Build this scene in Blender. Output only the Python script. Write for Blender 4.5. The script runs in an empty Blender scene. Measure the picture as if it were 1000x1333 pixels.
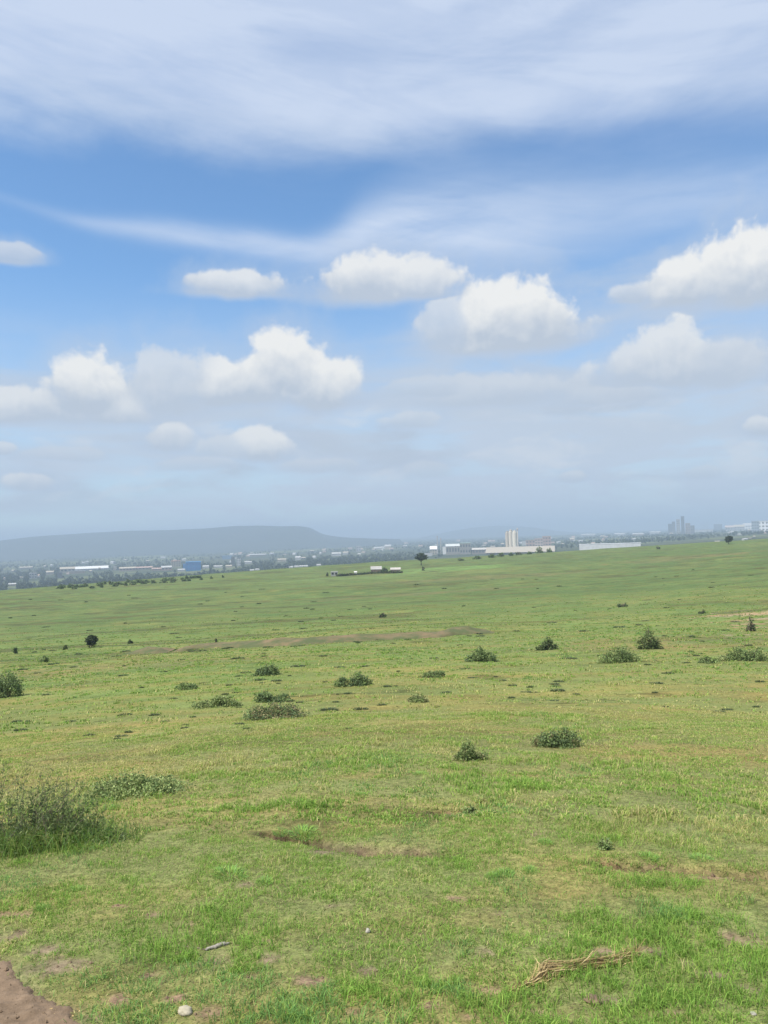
import bpy, bmesh, math, random
import numpy as np
from mathutils import Matrix, Vector
random.seed(7); rng = np.random.default_rng(7)
S = bpy.context.scene; COL = S.collection
H = 2.5                                   # eye height above the ground at the camera
PITCH, ROLL = math.radians(1.78), math.radians(1.75)
SUN_EL, SUN_AZ = math.radians(58), math.radians(-122)

# ------------------------------------------------------------------ camera
cam = bpy.data.cameras.new('camera'); co = bpy.data.objects.new('camera', cam); COL.objects.link(co)
CM = Matrix.Translation((0, 0, H)) @ Matrix.Rotation(math.pi/2 + PITCH, 4, 'X') @ Matrix.Rotation(-ROLL, 4, 'Z')
co.matrix_world = CM
cam.sensor_fit = 'HORIZONTAL'; cam.sensor_width = 36; cam.lens = 36; cam.clip_start = .05; cam.clip_end = 60000
S.camera = co
R3 = np.array(CM.to_3x3())
def ray(px, py):                          # pixel of the 1000 x 1333 photograph -> world direction
    d = R3 @ np.array([(px-500)/1000, -(py-666.5)/1000, -1.0]); return d/np.linalg.norm(d)

# ------------------------------------------------------------------ noise + terrain
def vnoise(x, y, seed=0):
    x = np.asarray(x, float); y = np.asarray(y, float)
    xi = np.floor(x).astype(np.int64); yi = np.floor(y).astype(np.int64)
    fx = x-xi; fy = y-yi; fx = fx*fx*(3-2*fx); fy = fy*fy*(3-2*fy)
    def h(a, b):
        n = (a*374761393 + b*668265263 + seed*1442695041) & 0xffffffff
        n = ((n ^ (n >> 13))*1274126177) & 0xffffffff
        return ((n ^ (n >> 16)) & 0xffff)/65535.0
    a = h(xi, yi); b = h(xi+1, yi); c = h(xi, yi+1); d = h(xi+1, yi+1)
    return (a*(1-fx)+b*fx)*(1-fy)+(c*(1-fx)+d*fx)*fy
def fbm(x, y, seed=0, o=4, g=.5):
    s = 0; a = 1; t = 0
    for k in range(o):
        s = s+a*vnoise(np.asarray(x)*2**k+k*17.3, np.asarray(y)*2**k-k*9.1, seed+k); t += a; a *= g
    return s/t
def sst(a, b, x): t = np.clip((x-a)/(b-a), 0, 1); return t*t*(3-2*t)

NEAR = [(0, -2.5), (4, -2.55), (7, -2.85), (13, -3.6), (25, -5.2)]
PROF = [NEAR+[(60, -8.8), (100, -12), (180, -16), (250, -18), (380, -19.4), (500, -25.5), (800, -42), (1150, -58), (1500, -60), (4000, -62), (9000, -50), (16000, -35)],
        NEAR+[(60, -8.4), (100, -11.5), (180, -15), (250, -16.4), (370, -16.6), (480, -16.3), (600, -21), (900, -38), (1200, -45), (4000, -45), (9000, -40), (16000, -35)],
        NEAR+[(60, -7.8), (100, -9.8), (180, -11), (250, -11.2), (400, -10), (560, -9.5), (700, -12), (1000, -18.5), (1500, -20), (4000, -22), (9000, -28), (16000, -35)]]
LR = np.linspace(math.log(1), math.log(17000), 900)
TAB = []
for p in PROF:
    a = np.array(p); t = np.interp(np.exp(LR), a[:, 0], a[:, 1]); k = np.exp(-np.linspace(-2, 2, 31)**2); k /= k.sum()
    TAB.append(np.convolve(np.pad(t, 15, 'edge'), k, 'valid'))
def base_z(x, y):
    r = np.hypot(x, y); u = np.clip(x/np.maximum(y, .3*r+1e-6), -.75, .75)
    l = np.log(np.maximum(r, 1.0)); L, C, Rr = (np.interp(l, LR, t) for t in TAB)
    a = u/.5; z = C + a*(Rr-L)/2 + a*a*((Rr+L)/2-C)
    return z + H, r
SCARS = []                                # filled below: (points, width, depth)
def seg_dist(x, y, P):
    best = np.full(np.shape(x), 1e9); tt = np.zeros(np.shape(x))
    n = len(P)-1
    for i in range(n):
        ax, ay = P[i]; bx, by = P[i+1]; dx, dy = bx-ax, by-ay; L2 = dx*dx+dy*dy
        t = np.clip(((x-ax)*dx+(y-ay)*dy)/L2, 0, 1); d = np.hypot(x-ax-t*dx, y-ay-t*dy)
        m = d < best; best = np.where(m, d, best); tt = np.where(m, (i+t)/n, tt)
    return best, tt
def T(x, y):
    x = np.asarray(x, float); y = np.asarray(y, float)
    z, r = base_z(x, y)
    z = z + (fbm(x/.55, y/.55, 3)-.5)*.07*sst(40, 8, r) + (fbm(x/3, y/3, 5)-.5)*.16*sst(1, 8, r)
    z = z + (fbm(x/22, y/14, 9)-.5)*1.0*sst(20, 90, r)*sst(1200, 300, r) + (fbm(x/90, y/70, 12)-.5)*2.2*sst(60, 220, r)*sst(1300, 350, r)
    for P, w, dep in SCARS:
        m = (np.abs(x-P[:, 0].mean()) < 6) & (np.abs(y-P[:, 1].mean()) < 6)
        if m.any():
            d, t = seg_dist(x[m], y[m], P) if x.ndim else seg_dist(x, y, P)
            wv = w*(.6+.8*vnoise(t*9, 0, 4)); v = dep*np.exp(-(d/wv)**2)*sst(0, .1, t)*sst(1, .85, t)
            if x.ndim: z[m] -= v
            else: z = z-v
    return z
YS = np.geomspace(2, 14000, 5000)
def gp(px, py, ymin=0, ymax=900):
    """ground point seen at a photo pixel (beyond the crest when ymin is set)"""
    d = ray(px, py); d = d/d[1]; ys = YS[(YS > ymin) & (YS < ymax)]
    zt = T(d[0]*ys, ys); zr = H+d[2]*ys
    i = np.argmax(zr <= zt) if (zr <= zt).any() else len(ys)-1
    y = ys[i]
    return np.array([d[0]*y, y, T(np.array([d[0]*y]), np.array([y]))[0]])
def n2(x, y): return float(T(np.array([x]), np.array([y]))[0])

def px_line(pts): return np.array([gp(*p)[:2] for p in pts])
_s1 = px_line([(335, 1086), (365, 1087), (400, 1095), (440, 1101), (490, 1105), (540, 1110), (600, 1114)])
_s2 = px_line([(770, 1124), (810, 1128), (850, 1128), (900, 1132), (950, 1135), (1010, 1140), (1060, 1143)])
_s3 = px_line([(590, 1075), (640, 1072), (700, 1078)])
_s4 = px_line([(560, 1060), (600, 1058), (625, 1060)])
SCARS += [(_s1, .09, .17), (_s2, .085, .22), (_s4, .07, .09)]

# soil patches, located in the photo, sized in the world
PATCH = []
for (px, py, w, h) in [(285, 1248, 62, 30), (345, 1252, 40, 20), (405, 1280, 70, 22), (278, 1322, 48, 22), (190, 1270, 26, 14), (150, 1300, 60, 40),
                       (70, 1262, 90, 50), (30, 1215, 60, 26), (640, 1291, 50, 16), (975, 1228, 80, 30), (860, 1240, 70, 16), (640, 1240, 40, 22), (790, 1240, 60, 14),
                       (985, 1290, 40, 30), (560, 1310, 40, 16), (790, 1300, 50, 14), (480, 1265, 40, 14), (590, 1170, 30, 12), (320, 1152, 40, 14), (200, 1190, 50, 12), (650, 1190, 30, 12),
                       (420, 1110, 60, 10), (930, 1142, 90, 9), (700, 1085, 50, 10), (545, 1215, 26, 10), (120, 1225, 40, 12), (250, 1205, 30, 10), (900, 1200, 40, 10), (130, 1325, 60, 26), (230, 1300, 30, 14), (350, 1225, 34, 10), (460, 1318, 40, 14), (515, 1275, 30, 10), (700, 1318, 36, 12), (580, 1275, 44, 14), (610, 1325, 40, 12), (880, 1318, 50, 14), (930, 1270, 40, 14), (900, 1255, 36, 10), (50, 1240, 70, 18), (20, 1190, 60, 14), (150, 1180, 40, 10), (430, 1180, 40, 10), (330, 1270, 40, 14)]:
    g = gp(px, py); dep = max(.05, (H-g[2])/g[1]); PATCH.append((g[0], g[1], w*g[1]/2000, h*g[1]/2000/dep))
PA, PB = gp(0, 1246)[:2], gp(128, 1342)[:2]      # edge of the dirt track
_pd = (PB-PA)/np.linalg.norm(PB-PA); _pn = np.array([_pd[1], -_pd[0]])
if _pn[0] > 0: _pn = -_pn                        # towards the track (left, near)
def path_side(x, y): return (x-PA[0])*_pn[0] + (y-PA[1])*_pn[1] + (fbm(x/.25, y/.25, 31)-.5)*.22
def soil(x, y):
    v = np.zeros(np.shape(x)); n = (fbm(x/.16, y/.16, 21, 5, .6)-.5)*2.8
    for (cx, cy, a, b) in PATCH:
        m = (np.abs(x-cx) < 2.2*a) & (np.abs(y-cy) < 2.2*b)
        q = np.where(m, 1.0-np.hypot((x-cx)/a, (y-cy)/b)+n, -1); v = np.maximum(v, q)
    for P, w, dep in SCARS:
        m = (np.abs(x-P[:, 0].mean()) < 6) & (np.abs(y-P[:, 1].mean()) < 6)
        if m.any():
            d, t = seg_dist(x[m], y[m], P); v[m] = np.maximum(v[m], (1.15-d/(w*1.7)+.35*n[m])*sst(0, .12, t)*sst(1, .8, t))
    v = np.maximum(v, path_side(x, y)*5+.3)
    return np.clip(v, 0, 1)

# ------------------------------------------------------------------ mesh / object helpers
def mk(name, V, quads=None, tris=None, mat=None, col=None, parent=None, smooth=False, mats=None, midx=None, link=True):
    me = bpy.data.meshes.new(name); V = np.asarray(V, np.float32)
    me.vertices.add(len(V)); me.vertices.foreach_set('co', V.ravel())
    q = np.zeros((0, 4), np.int32) if quads is None else np.asarray(quads, np.int32).reshape(-1, 4)
    t = np.zeros((0, 3), np.int32) if tris is None else np.asarray(tris, np.int32).reshape(-1, 3)
    me.loops.add(q.size+t.size); me.loops.foreach_set('vertex_index', np.concatenate([q.ravel(), t.ravel()]))
    tot = np.concatenate([np.full(len(q), 4), np.full(len(t), 3)]).astype(np.int32)
    me.polygons.add(len(tot)); st = np.concatenate([[0], np.cumsum(tot)[:-1]]).astype(np.int32)
    me.polygons.foreach_set('loop_start', st)
    me.polygons.foreach_set('use_smooth', np.full(len(tot), smooth))
    for m in (mats or [mat]): me.materials.append(m)
    if midx is not None: me.polygons.foreach_set('material_index', np.asarray(midx, np.int32))
    if col is not None:
        a = me.color_attributes.new('Col', 'FLOAT_COLOR', 'POINT'); c = np.ones((len(V), 4), np.float32); c[:, :3] = col
        a.data.foreach_set('color', c.ravel())
    me.update(); me.validate()
    o = bpy.data.objects.new(name, me)
    if link: COL.objects.link(o)
    if parent: o.parent = parent
    return o
def tag(o, label=None, cat=None, group=None, kind=None):
    if label: o['label'] = label
    if cat: o['category'] = cat
    if group: o['group'] = group
    if kind: o['kind'] = kind
    return o
def thing(name, loc, label, cat, group=None, rz=0):
    o = bpy.data.objects.new(name, None); o.empty_display_size = .3; COL.objects.link(o)
    o.location = loc; o.rotation_euler = (0, 0, rz); return tag(o, label, cat, group)

# ------------------------------------------------------------------ materials
def newmat(name):
    m = bpy.data.materials.new(name); m.use_nodes = True; nt = m.node_tree; nt.nodes.clear()
    out = nt.nodes.new('ShaderNodeOutputMaterial'); return m, nt, out
def N(nt, typ, **kw):
    n = nt.nodes.new(typ)
    for k, v in kw.items(): setattr(n, k, v)
    return n
def leaf_mat(name, trans=.35, rough=.7, gain=1.0):
    m, nt, out = newmat(name)
    at = N(nt, 'ShaderNodeAttribute', attribute_name='Col')
    tc = N(nt, 'ShaderNodeTexCoord'); no = N(nt, 'ShaderNodeTexNoise'); no.inputs['Scale'].default_value = 3.0
    nt.links.new(tc.outputs['Object'], no.inputs['Vector'])
    mr = N(nt, 'ShaderNodeMapRange'); mr.inputs['To Min'].default_value = .75*gain; mr.inputs['To Max'].default_value = 1.25*gain
    nt.links.new(no.outputs['Fac'], mr.inputs['Value'])
    mu = N(nt, 'ShaderNodeVectorMath', operation='SCALE'); nt.links.new(at.outputs['Color'], mu.inputs[0]); nt.links.new(mr.outputs[0], mu.inputs['Scale'])
    d = N(nt, 'ShaderNodeBsdfPrincipled'); d.inputs['Roughness'].default_value = rough; d.inputs['Specular IOR Level'].default_value = .25
    t = N(nt, 'ShaderNodeBsdfTranslucent'); mx = N(nt, 'ShaderNodeMixShader'); mx.inputs[0].default_value = trans
    nt.links.new(mu.outputs[0], d.inputs['Base Color']); nt.links.new(mu.outputs[0], t.inputs['Color'])
    nt.links.new(d.outputs[0], mx.inputs[1]); nt.links.new(t.outputs[0], mx.inputs[2]); nt.links.new(mx.outputs[0], out.inputs[0])
    return m
def noisy(name, c1, c2, scale=4, rough=.85, bump=0., stretch=(1, 1, 1), detail=6):
    m, nt, out = newmat(name)
    tc = N(nt, 'ShaderNodeTexCoord'); mp = N(nt, 'ShaderNodeMapping'); mp.inputs['Scale'].default_value = stretch
    no = N(nt, 'ShaderNodeTexNoise'); no.inputs['Scale'].default_value = scale; no.inputs['Detail'].default_value = detail; no.inputs['Roughness'].default_value = .65
    cr = N(nt, 'ShaderNodeValToRGB'); cr.color_ramp.elements[0].position = .3; cr.color_ramp.elements[1].position = .7
    cr.color_ramp.elements[0].color = (*c1, 1); cr.color_ramp.elements[1].color = (*c2, 1)
    d = N(nt, 'ShaderNodeBsdfPrincipled'); d.inputs['Roughness'].default_value = rough; d.inputs['Specular IOR Level'].default_value = .2
    L = nt.links.new
    L(tc.outputs['Object'], mp.inputs[0]); L(mp.outputs[0], no.inputs['Vector']); L(no.outputs['Fac'], cr.inputs[0]); L(cr.outputs[0], d.inputs['Base Color'])
    if bump:
        b = N(nt, 'ShaderNodeBump'); b.inputs['Strength'].default_value = 1; b.inputs['Distance'].default_value = bump
        L(no.outputs['Fac'], b.inputs['Height']); L(b.outputs[0], d.inputs['Normal'])
    L(d.outputs[0], out.inputs[0]); return m
def ground_mat():
    m, nt, out = newmat('pasture_ground'); L = nt.links.new
    at = N(nt, 'ShaderNodeAttribute', attribute_name='Col'); tc = N(nt, 'ShaderNodeTexCoord')
    def noise(scale, detail, st=(1, 1, 1)):
        mp = N(nt, 'ShaderNodeMapping'); mp.inputs['Scale'].default_value = st; L(tc.outputs['Object'], mp.inputs[0])
        n = N(nt, 'ShaderNodeTexNoise'); n.inputs['Scale'].default_value = scale; n.inputs['Detail'].default_value = detail; n.inputs['Roughness'].default_value = .62
        L(mp.outputs[0], n.inputs['Vector']); return n.outputs['Fac']
    def rng_(x, a, b, lo, hi):
        r = N(nt, 'ShaderNodeMapRange'); r.inputs['From Min'].default_value = a; r.inputs['From Max'].default_value = b
        r.inputs['To Min'].default_value = lo; r.inputs['To Max'].default_value = hi; L(x, r.inputs['Value']); return r.outputs[0]
    def mul(a, b):
        q = N(nt, 'ShaderNodeMath', operation='MULTIPLY'); L(a, q.inputs[0]); L(b, q.inputs[1]); return q.outputs[0]
    fine = noise(14, 8); mid = noise(1.1, 7); big = noise(.16, 8, (1, 1.3, 1)); spots = noise(.55, 4, (.7, 1.2, 1))
    f = mul(mul(rng_(fine, .28, .72, .5, 1.5), rng_(mid, .3, .7, .86, 1.14)), rng_(big, .3, .7, .86, 1.16))
    grit = noise(70, 5); f = mul(f, rng_(grit, .3, .7, .72, 1.28)); f = mul(f, rng_(spots, .30, .40, .5, 1.0)); f = mul(f, rng_(noise(.22, 5, (.6, 1.6, 1)), .32, .42, .72, 1.0))
    mu = N(nt, 'ShaderNodeVectorMath', operation='SCALE'); L(at.outputs['Color'], mu.inputs[0]); L(f, mu.inputs['Scale'])
    # yellower dry swards among the green
    yel = N(nt, 'ShaderNodeVectorMath', operation='MULTIPLY'); L(mu.outputs[0], yel.inputs[0]); yel.inputs[1].default_value = (1.3, 1.0, 1.0)
    mx = N(nt, 'ShaderNodeMix', data_type='VECTOR'); L(rng_(noise(.33, 6, (.6, 1.3, 1)), .45, .62, 0, 1), mx.inputs['Factor']); L(mu.outputs[0], mx.inputs[4]); L(yel.outputs[0], mx.inputs[5])
    d = N(nt, 'ShaderNodeBsdfPrincipled'); d.inputs['Roughness'].default_value = .95; d.inputs['Specular IOR Level'].default_value = .1
    L(mx.outputs[1], d.inputs['Base Color'])
    b = N(nt, 'ShaderNodeBump'); b.inputs['Strength'].default_value = .8; b.inputs['Distance'].default_value = .03; L(fine, b.inputs['Height']); L(b.outputs[0], d.inputs['Normal'])
    L(d.outputs[0], out.inputs[0]); return m
M_GROUND = ground_mat()
M_GRASS = leaf_mat('grass_blade', .45)
M_LEAF = leaf_mat('shrub_leaf', .3)
M_WOOD = leaf_mat('far_tree_leaf', .15)
M_TWIG = noisy('twig_bark', (.10, .085, .06), (.2, .17, .12), 20)
M_BARK = noisy('tree_bark', (.05, .04, .03), (.10, .08, .06), 3)
M_SOIL = noisy('bare_soil', (.122, .085, .054), (.225, .160, .106), 11, .95, .025)
M_BANK = noisy('earth_bank', (.078, .094, .038), (.170, .126, .070), .45, .95, .05, (1, 1, 1), 9); M_BANK.node_tree.nodes['Color Ramp'].color_ramp.elements[0].position = .42; M_BANK.node_tree.nodes['Color Ramp'].color_ramp.elements[1].position = .62
M_STRAW = leaf_mat('dry_straw', .2, .6)
M_STONE = noisy('pale_stone', (.30, .27, .19), (.43, .385, .29), 30, .9, .004)
M_WHITE = noisy('white_stone', (.28, .26, .22), (.38, .36, .31), 30, .9, .002)
M_STICK = noisy('weathered_wood', (.22, .20, .17), (.38, .35, .30), 25, .9, .003, (4, .6, 1))
M_HILL = noisy('hill_scrub', (.022, .033, .026), (.045, .055, .042), .006, .95)

# ------------------------------------------------------------------ ground sheet
def grass_col(x, y, r):
    """colour of the sward itself: fresh green, olive and dry yellowish patches"""
    g = np.array([.118, .168, .046]); o = np.array([.168, .180, .060]); f = np.array([.088, .132, .041])
    n = fbm(x/7, y/9, 41)*.6+fbm(x/40, y/60, 44)*.4
    band = np.exp(-((np.log(np.maximum(r, 1))-math.log(19))/.62)**2)           # drier sward on the brow of the slope
    k = np.clip(sst(.42, .66, n)*.55+band*.75-.1, 0, 1)[..., None]
    c = g*(1-k)+o*k
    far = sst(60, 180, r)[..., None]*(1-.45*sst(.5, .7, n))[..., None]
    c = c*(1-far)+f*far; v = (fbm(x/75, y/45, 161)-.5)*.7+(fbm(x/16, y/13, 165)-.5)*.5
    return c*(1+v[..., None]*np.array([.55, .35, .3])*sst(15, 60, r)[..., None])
def build_ground():
    rr = np.concatenate([[.4], np.geomspace(.6, 45, 520), np.geomspace(45.6, 15500, 460)])
    front = np.linspace(-42, 42, 421); back = np.linspace(42, 318, 70)[1:-1]
    az = np.radians(np.concatenate([front, back])); n = len(az); m = len(rr)
    X = rr[:, None]*np.sin(az)[None]; Y = rr[:, None]*np.cos(az)[None]
    Z = T(X.ravel(), Y.ravel()).reshape(X.shape)
    V = np.stack([X, Y, Z], -1).reshape(-1, 3)
    i = np.arange(m-1)[:, None]*n; j = np.arange(n)[None]; j2 = (j+1) % n
    Q = np.stack([i+j, i+j2, i+n+j2, i+n+j], -1).reshape(-1, 4)[:, ::-1]
    V = np.vstack([V, [[0, 0, n2(0, .01)]]]); tri = np.stack([np.full(n, len(V)-1), np.arange(n), (np.arange(n)+1) % n], -1)[:, ::-1]
    x, y = V[:, 0], V[:, 1]; r = np.hypot(x, y)
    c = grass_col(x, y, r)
    nearm = sst(26, 7, r)[:, None]; c = c*(1+.10*nearm)                       # thatch between real blades is browner
    c = c*(1-.35*nearm)+np.array([.17, .15, .075])*.35*nearm
    s = np.zeros(len(V)); k = r < 30; s[k] = soil(x[k], y[k])
    c = c*(1-s[:, None])+np.array([.19, .148, .096])*s[:, None]
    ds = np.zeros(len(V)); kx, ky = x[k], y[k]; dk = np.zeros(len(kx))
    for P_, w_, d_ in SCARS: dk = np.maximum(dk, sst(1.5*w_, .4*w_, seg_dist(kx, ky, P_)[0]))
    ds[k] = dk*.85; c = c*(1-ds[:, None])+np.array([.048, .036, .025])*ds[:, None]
    # the wooded, built-up plain beyond the pasture
    p = sst(520, 900, r); u = np.clip(x/np.maximum(y, .3*r), -.75, .75)
    crest = 400+330*np.clip((u+.5), 0, 1); p = sst(crest*1.25, crest*1.7, r)[:, None]
    w = fbm(x/120, y/160, 51); pc = np.where(w[:, None] > .5, np.array([.038, .055, .03]), np.array([.055, .07, .036]))
    pc = np.where((fbm(x/260, y/420, 57) > .62)[:, None], np.array([.09, .115, .05]), pc)
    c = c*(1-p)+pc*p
    # field features: brighter damp sward, eroded bare ground, low furrows
    def patch(px, py, a, b, colr, st, nz=.8, fm=None):
        g = gp(px, py); d = 1.1-np.hypot((x-g[0])/a, (y-g[1])/b)+(fbm(x/(a*.3), y/(b*.3), 61)-.5)*nz
        q = (np.clip(d*3, 0, 1)*st)[:, None]; return c*(1-q)+np.array(colr)*q
    c = patch(575, 741, 30, 30, (.125, .215, .06), .8); c = patch(470, 752, 34, 14, (.12, .19, .062), .5)
    for (px, py, a, b) in [(965, 800, 5, 1.6), (985, 806, 4, 1.2), (948, 797, 3.5, 1.0), (990, 817, 2.5, .7), (985, 826, 2.5, .6), (978, 812, 2, .6), (992, 800, 3, .8)]:
        c = patch(px, py, a, b, (.27, .21, .13), .8, 2.2)
    for (px, py, a, b) in [(950, 838, 14, 4), (830, 832, 10, 3), (560, 772, 30, 8), (930, 722, 40, 8), (905, 726, 30, 7), (620, 752, 40, 12), (150, 868, 14, 4), (700, 965, 2.5, 1.2), (255, 843, 6, 2)]:
        c = patch(px, py, a, b, (.15, .125, .062), .35, 1.6)
    st = fbm(x/22, y/3.4, 71, 4); q = (sst(.56, .70, st)*sst(30, 90, r)*sst(700, 400, r)*.85)[:, None]; c = c*(1-q)+np.array([.07, .085, .03])*q
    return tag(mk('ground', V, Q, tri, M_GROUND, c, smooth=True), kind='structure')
build_ground()

# dirt track in the near left corner
def build_path():
    a = np.linspace(-2.5, 3.0, 330); b = np.linspace(-.25, 2.4, 160); A, B = np.meshgrid(a, b, indexing='ij')
    X = PA[0]+_pd[0]*A+_pn[0]*B; Y = PA[1]+_pd[1]*A+_pn[1]*B
    s = path_side(X, Y)
    Z = T(X.ravel(), Y.ravel()).reshape(X.shape)+.004+np.clip(s, -.05, .03)*.5+(fbm(X/.09, Y/.09, 81, 5, .65)-.5)*.04-.012*(s < .02)
    V = np.stack([X, Y, Z], -1).reshape(-1, 3); n = len(b)
    i = np.arange(len(a)-1)[:, None]*n; j = np.arange(n-1)[None]
    Q = np.stack([i+j, i+j+1, i+n+j+1, i+n+j], -1).reshape(-1, 4)
    return tag(mk('dirt_path', V, Q, None, M_SOIL, smooth=True), kind='structure')
build_path()

# ------------------------------------------------------------------ grass
def blades(P, h, w, az, lean, col, roll=None):
    n = len(P); d = np.stack([np.cos(az), np.sin(az), np.zeros(n)], -1); sa = rng.uniform(0, 2*np.pi, n) if roll is None else roll
    s = np.stack([np.cos(sa), np.sin(sa), np.zeros(n)], -1)*(w/2)[:, None]; up = np.array([0, 0, 1.0])
    P = P-up*.01
    mid = P+up*(h*.6)[:, None]+d*(h*lean*.35)[:, None]; tip = P+up*(h*np.clip(1-.35*lean, .2, 1))[:, None]+d*(h*lean)[:, None]
    V = np.stack([P-s, P+s, mid+s*.75, mid-s*.75, tip], 1).reshape(-1, 3); b = np.arange(n)[:, None]*5
    return V, b+np.array([[0, 1, 2, 3]]), b+np.array([[3, 2, 4]]), np.repeat(col, 5, 0)
PAL = np.array([[.215, .37, .065], [.30, .415, .088], [.41, .43, .14], [.55, .48, .22], [.19, .345, .095]])
CLEAR = [(gp(px, py)[:2], rad) for px, py, rad in [(272, 1240, .07), (283, 1241, .10), (296, 1238, .08), (241, 1326, .07), (240, 1335, .06), (479, 1219, .05), (981, 1326, .04)]]
def clear(x, y):
    m = np.zeros(len(x), bool)
    for (c, rad) in CLEAR: m |= np.hypot(x-c[0], y-c[1]) < rad
    return m
def grass_zone(r0, r1, dens, h0, h1, w0, w1, um=.66, fade=None):
    n = int(um*(r1*r1-r0*r0)*dens)
    y = np.sqrt(rng.uniform(r0*r0, r1*r1, n)); x = rng.uniform(-um, um, n)*y
    if fade: k = rng.random(n) < sst(fade[1], fade[0], y)*(fade[0]/np.maximum(y, fade[0]))**1.2; x, y = x[k], y[k]; n = len(x)
    # gather into tufts
    nt = max(1, n//14); k = rng.integers(0, nt, n); x = x[k]+rng.normal(0, .022*(1+r0/12), n); y = y[k]+rng.normal(0, .022*(1+r0/12), n); y = np.maximum(y, 2.4)
    r = np.hypot(x, y); den = fbm(x/.32, y/.32, 91)*.65+fbm(x/2.0, y/2.0, 95)*.35
    keep = (rng.random(n) < np.clip((den-.36)*4.2, .06, 1)) & (rng.random(n) > soil(x, y)*1.3)
    keep &= ~clear(x, y)
    x, y, r, den = x[keep], y[keep], r[keep], den[keep]; n = len(x); z = T(x, y)
    tall = fbm(x/1.3, y/1.3, 101); band = np.exp(-((np.log(r)-math.log(19))/.62)**2)
    lush = sst(.50, .68, tall)
    h = rng.uniform(h0, h1, n)*(.72+.62*lush)*(1-.25*band)
    dry = fbm(x/.9, y/.9, 107)*.55+fbm(x/4, y/4, 111)*.45
    q = rng.random(n)
    pd = np.clip(.12+.62*sst(.47, .66, dry)+.25*band-.12*lush, 0, .9); py_ = np.clip(.25+.35*sst(.4, .6, dry)+.35*band, 0, .95)
    idx = np.where(q < pd*.42, 3, np.where(q < pd, 2, np.where(rng.random(n) < py_, 1, np.where(fbm(x/1.1, y/1.1, 117) > .58, 4, 0))))
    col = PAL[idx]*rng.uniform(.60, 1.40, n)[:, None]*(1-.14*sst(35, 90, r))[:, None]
    h = np.where(idx == 3, h*1.15, h)
    return blades(np.stack([x, y, z], -1), h, rng.uniform(w0, w1, n)*(np.maximum(1, r/fade[0]) if fade else 1), rng.uniform(0, 2*np.pi, n), rng.uniform(.15, 1.25, n), col)
def thatch(r0, r1, dens, h0, h1, um=.64):
    n = int(um*(r1*r1-r0*r0)*dens); y = np.sqrt(rng.uniform(r0*r0, r1*r1, n)); x = rng.uniform(-um, um, n)*y
    keep = rng.random(n) > soil(x, y)*.93-.02*rng.random(n); x, y = x[keep], y[keep]; n = len(x)
    TP = np.array([[.29, .32, .11], [.23, .30, .08], [.36, .33, .15], [.185, .275, .064], [.20, .16, .09]])
    d = fbm(x/.7, y/.7, 151); idx = np.where(rng.random(n) < sst(.35, .65, d), rng.choice([0, 2, 4, 1], n), rng.choice([1, 3, 3, 0], n))
    return blades(np.stack([x, y, T(x, y)], -1), rng.uniform(h0, h1, n), rng.uniform(.003, .006, n)*(1+r0/9), rng.uniform(0, 6.28, n), rng.uniform(.8, 2.6, n), TP[idx]*rng.uniform(.5, 1.5, n)[:, None])
parts = [grass_zone(2.6, 8, 6200, .03, .08, .0032, .0065), thatch(2.6, 8, 4200, .010, .03), thatch(8, 17, 1000, .015, .035), grass_zone(8, 20, 2000, .045, .095, .007, .013), grass_zone(20, 170, 120, .06, .12, .018, .035, fade=(30, 165))]
def join(parts):
    V = []; Q = []; Tt = []; C = []; o = 0
    for v, q, t, c in parts: V.append(v); Q.append(q+o); Tt.append(t+o); C.append(c); o += len(v)
    return np.vstack(V), np.vstack(Q), np.vstack(Tt), np.vstack(C)
V, Q, Tt, C = join(parts)
tag(mk('grass', V, Q, Tt, M_GRASS, C), 'short patchy green and straw coloured pasture grass on the near slope', 'grass', kind='stuff')

# ------------------------------------------------------------------ plants
def quads_at(P, size, el=1.6, up=.0):
    n = len(P); a = rng.normal(size=(n, 3)); a[:, 2] += up; a /= np.linalg.norm(a, axis=1)[:, None]
    b = rng.normal(size=(n, 3)); b -= (b*a).sum(1)[:, None]*a; b /= np.linalg.norm(b, axis=1)[:, None]
    s = (size*rng.uniform(.6, 1.3, n))[:, None]
    V = np.stack([P-a*s*el/2, P+b*s/2, P+a*s*el/2, P-b*s/2], 1).reshape(-1, 3)
    return V, np.arange(n)[:, None]*4+np.array([[0, 1, 2, 3]])
def tubes(paths, r0, r1=.3, k=4):
    V = []; Q = []; o = 0
    for p in paths:
        p = np.asarray(p); n = len(p)
        for i in range(n):
            t = p[min(i+1, n-1)]-p[max(i-1, 0)]; t = t/(np.linalg.norm(t)+1e-9); a = np.cross(t, [.3, .9, .2]); a /= np.linalg.norm(a); b = np.cross(t, a)
            rad = r0*(1-(1-r1)*i/(n-1)) if np.isscalar(r0) else r0[i]
            for j in range(k):
                th = 2*np.pi*j/k; V.append(p[i]+rad*(math.cos(th)*a+math.sin(th)*b))
        for i in range(n-1):
            for j in range(k): Q.append([o+i*k+j, o+i*k+(j+1) % k, o+(i+1)*k+(j+1) % k, o+(i+1)*k+j])
        o += n*k
    return np.array(V), np.array(Q)
GREENS = np.array([[.050, .070, .030], [.066, .088, .036], [.042, .060, .032], [.085, .10, .045], [.095, .085, .05]])
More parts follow.
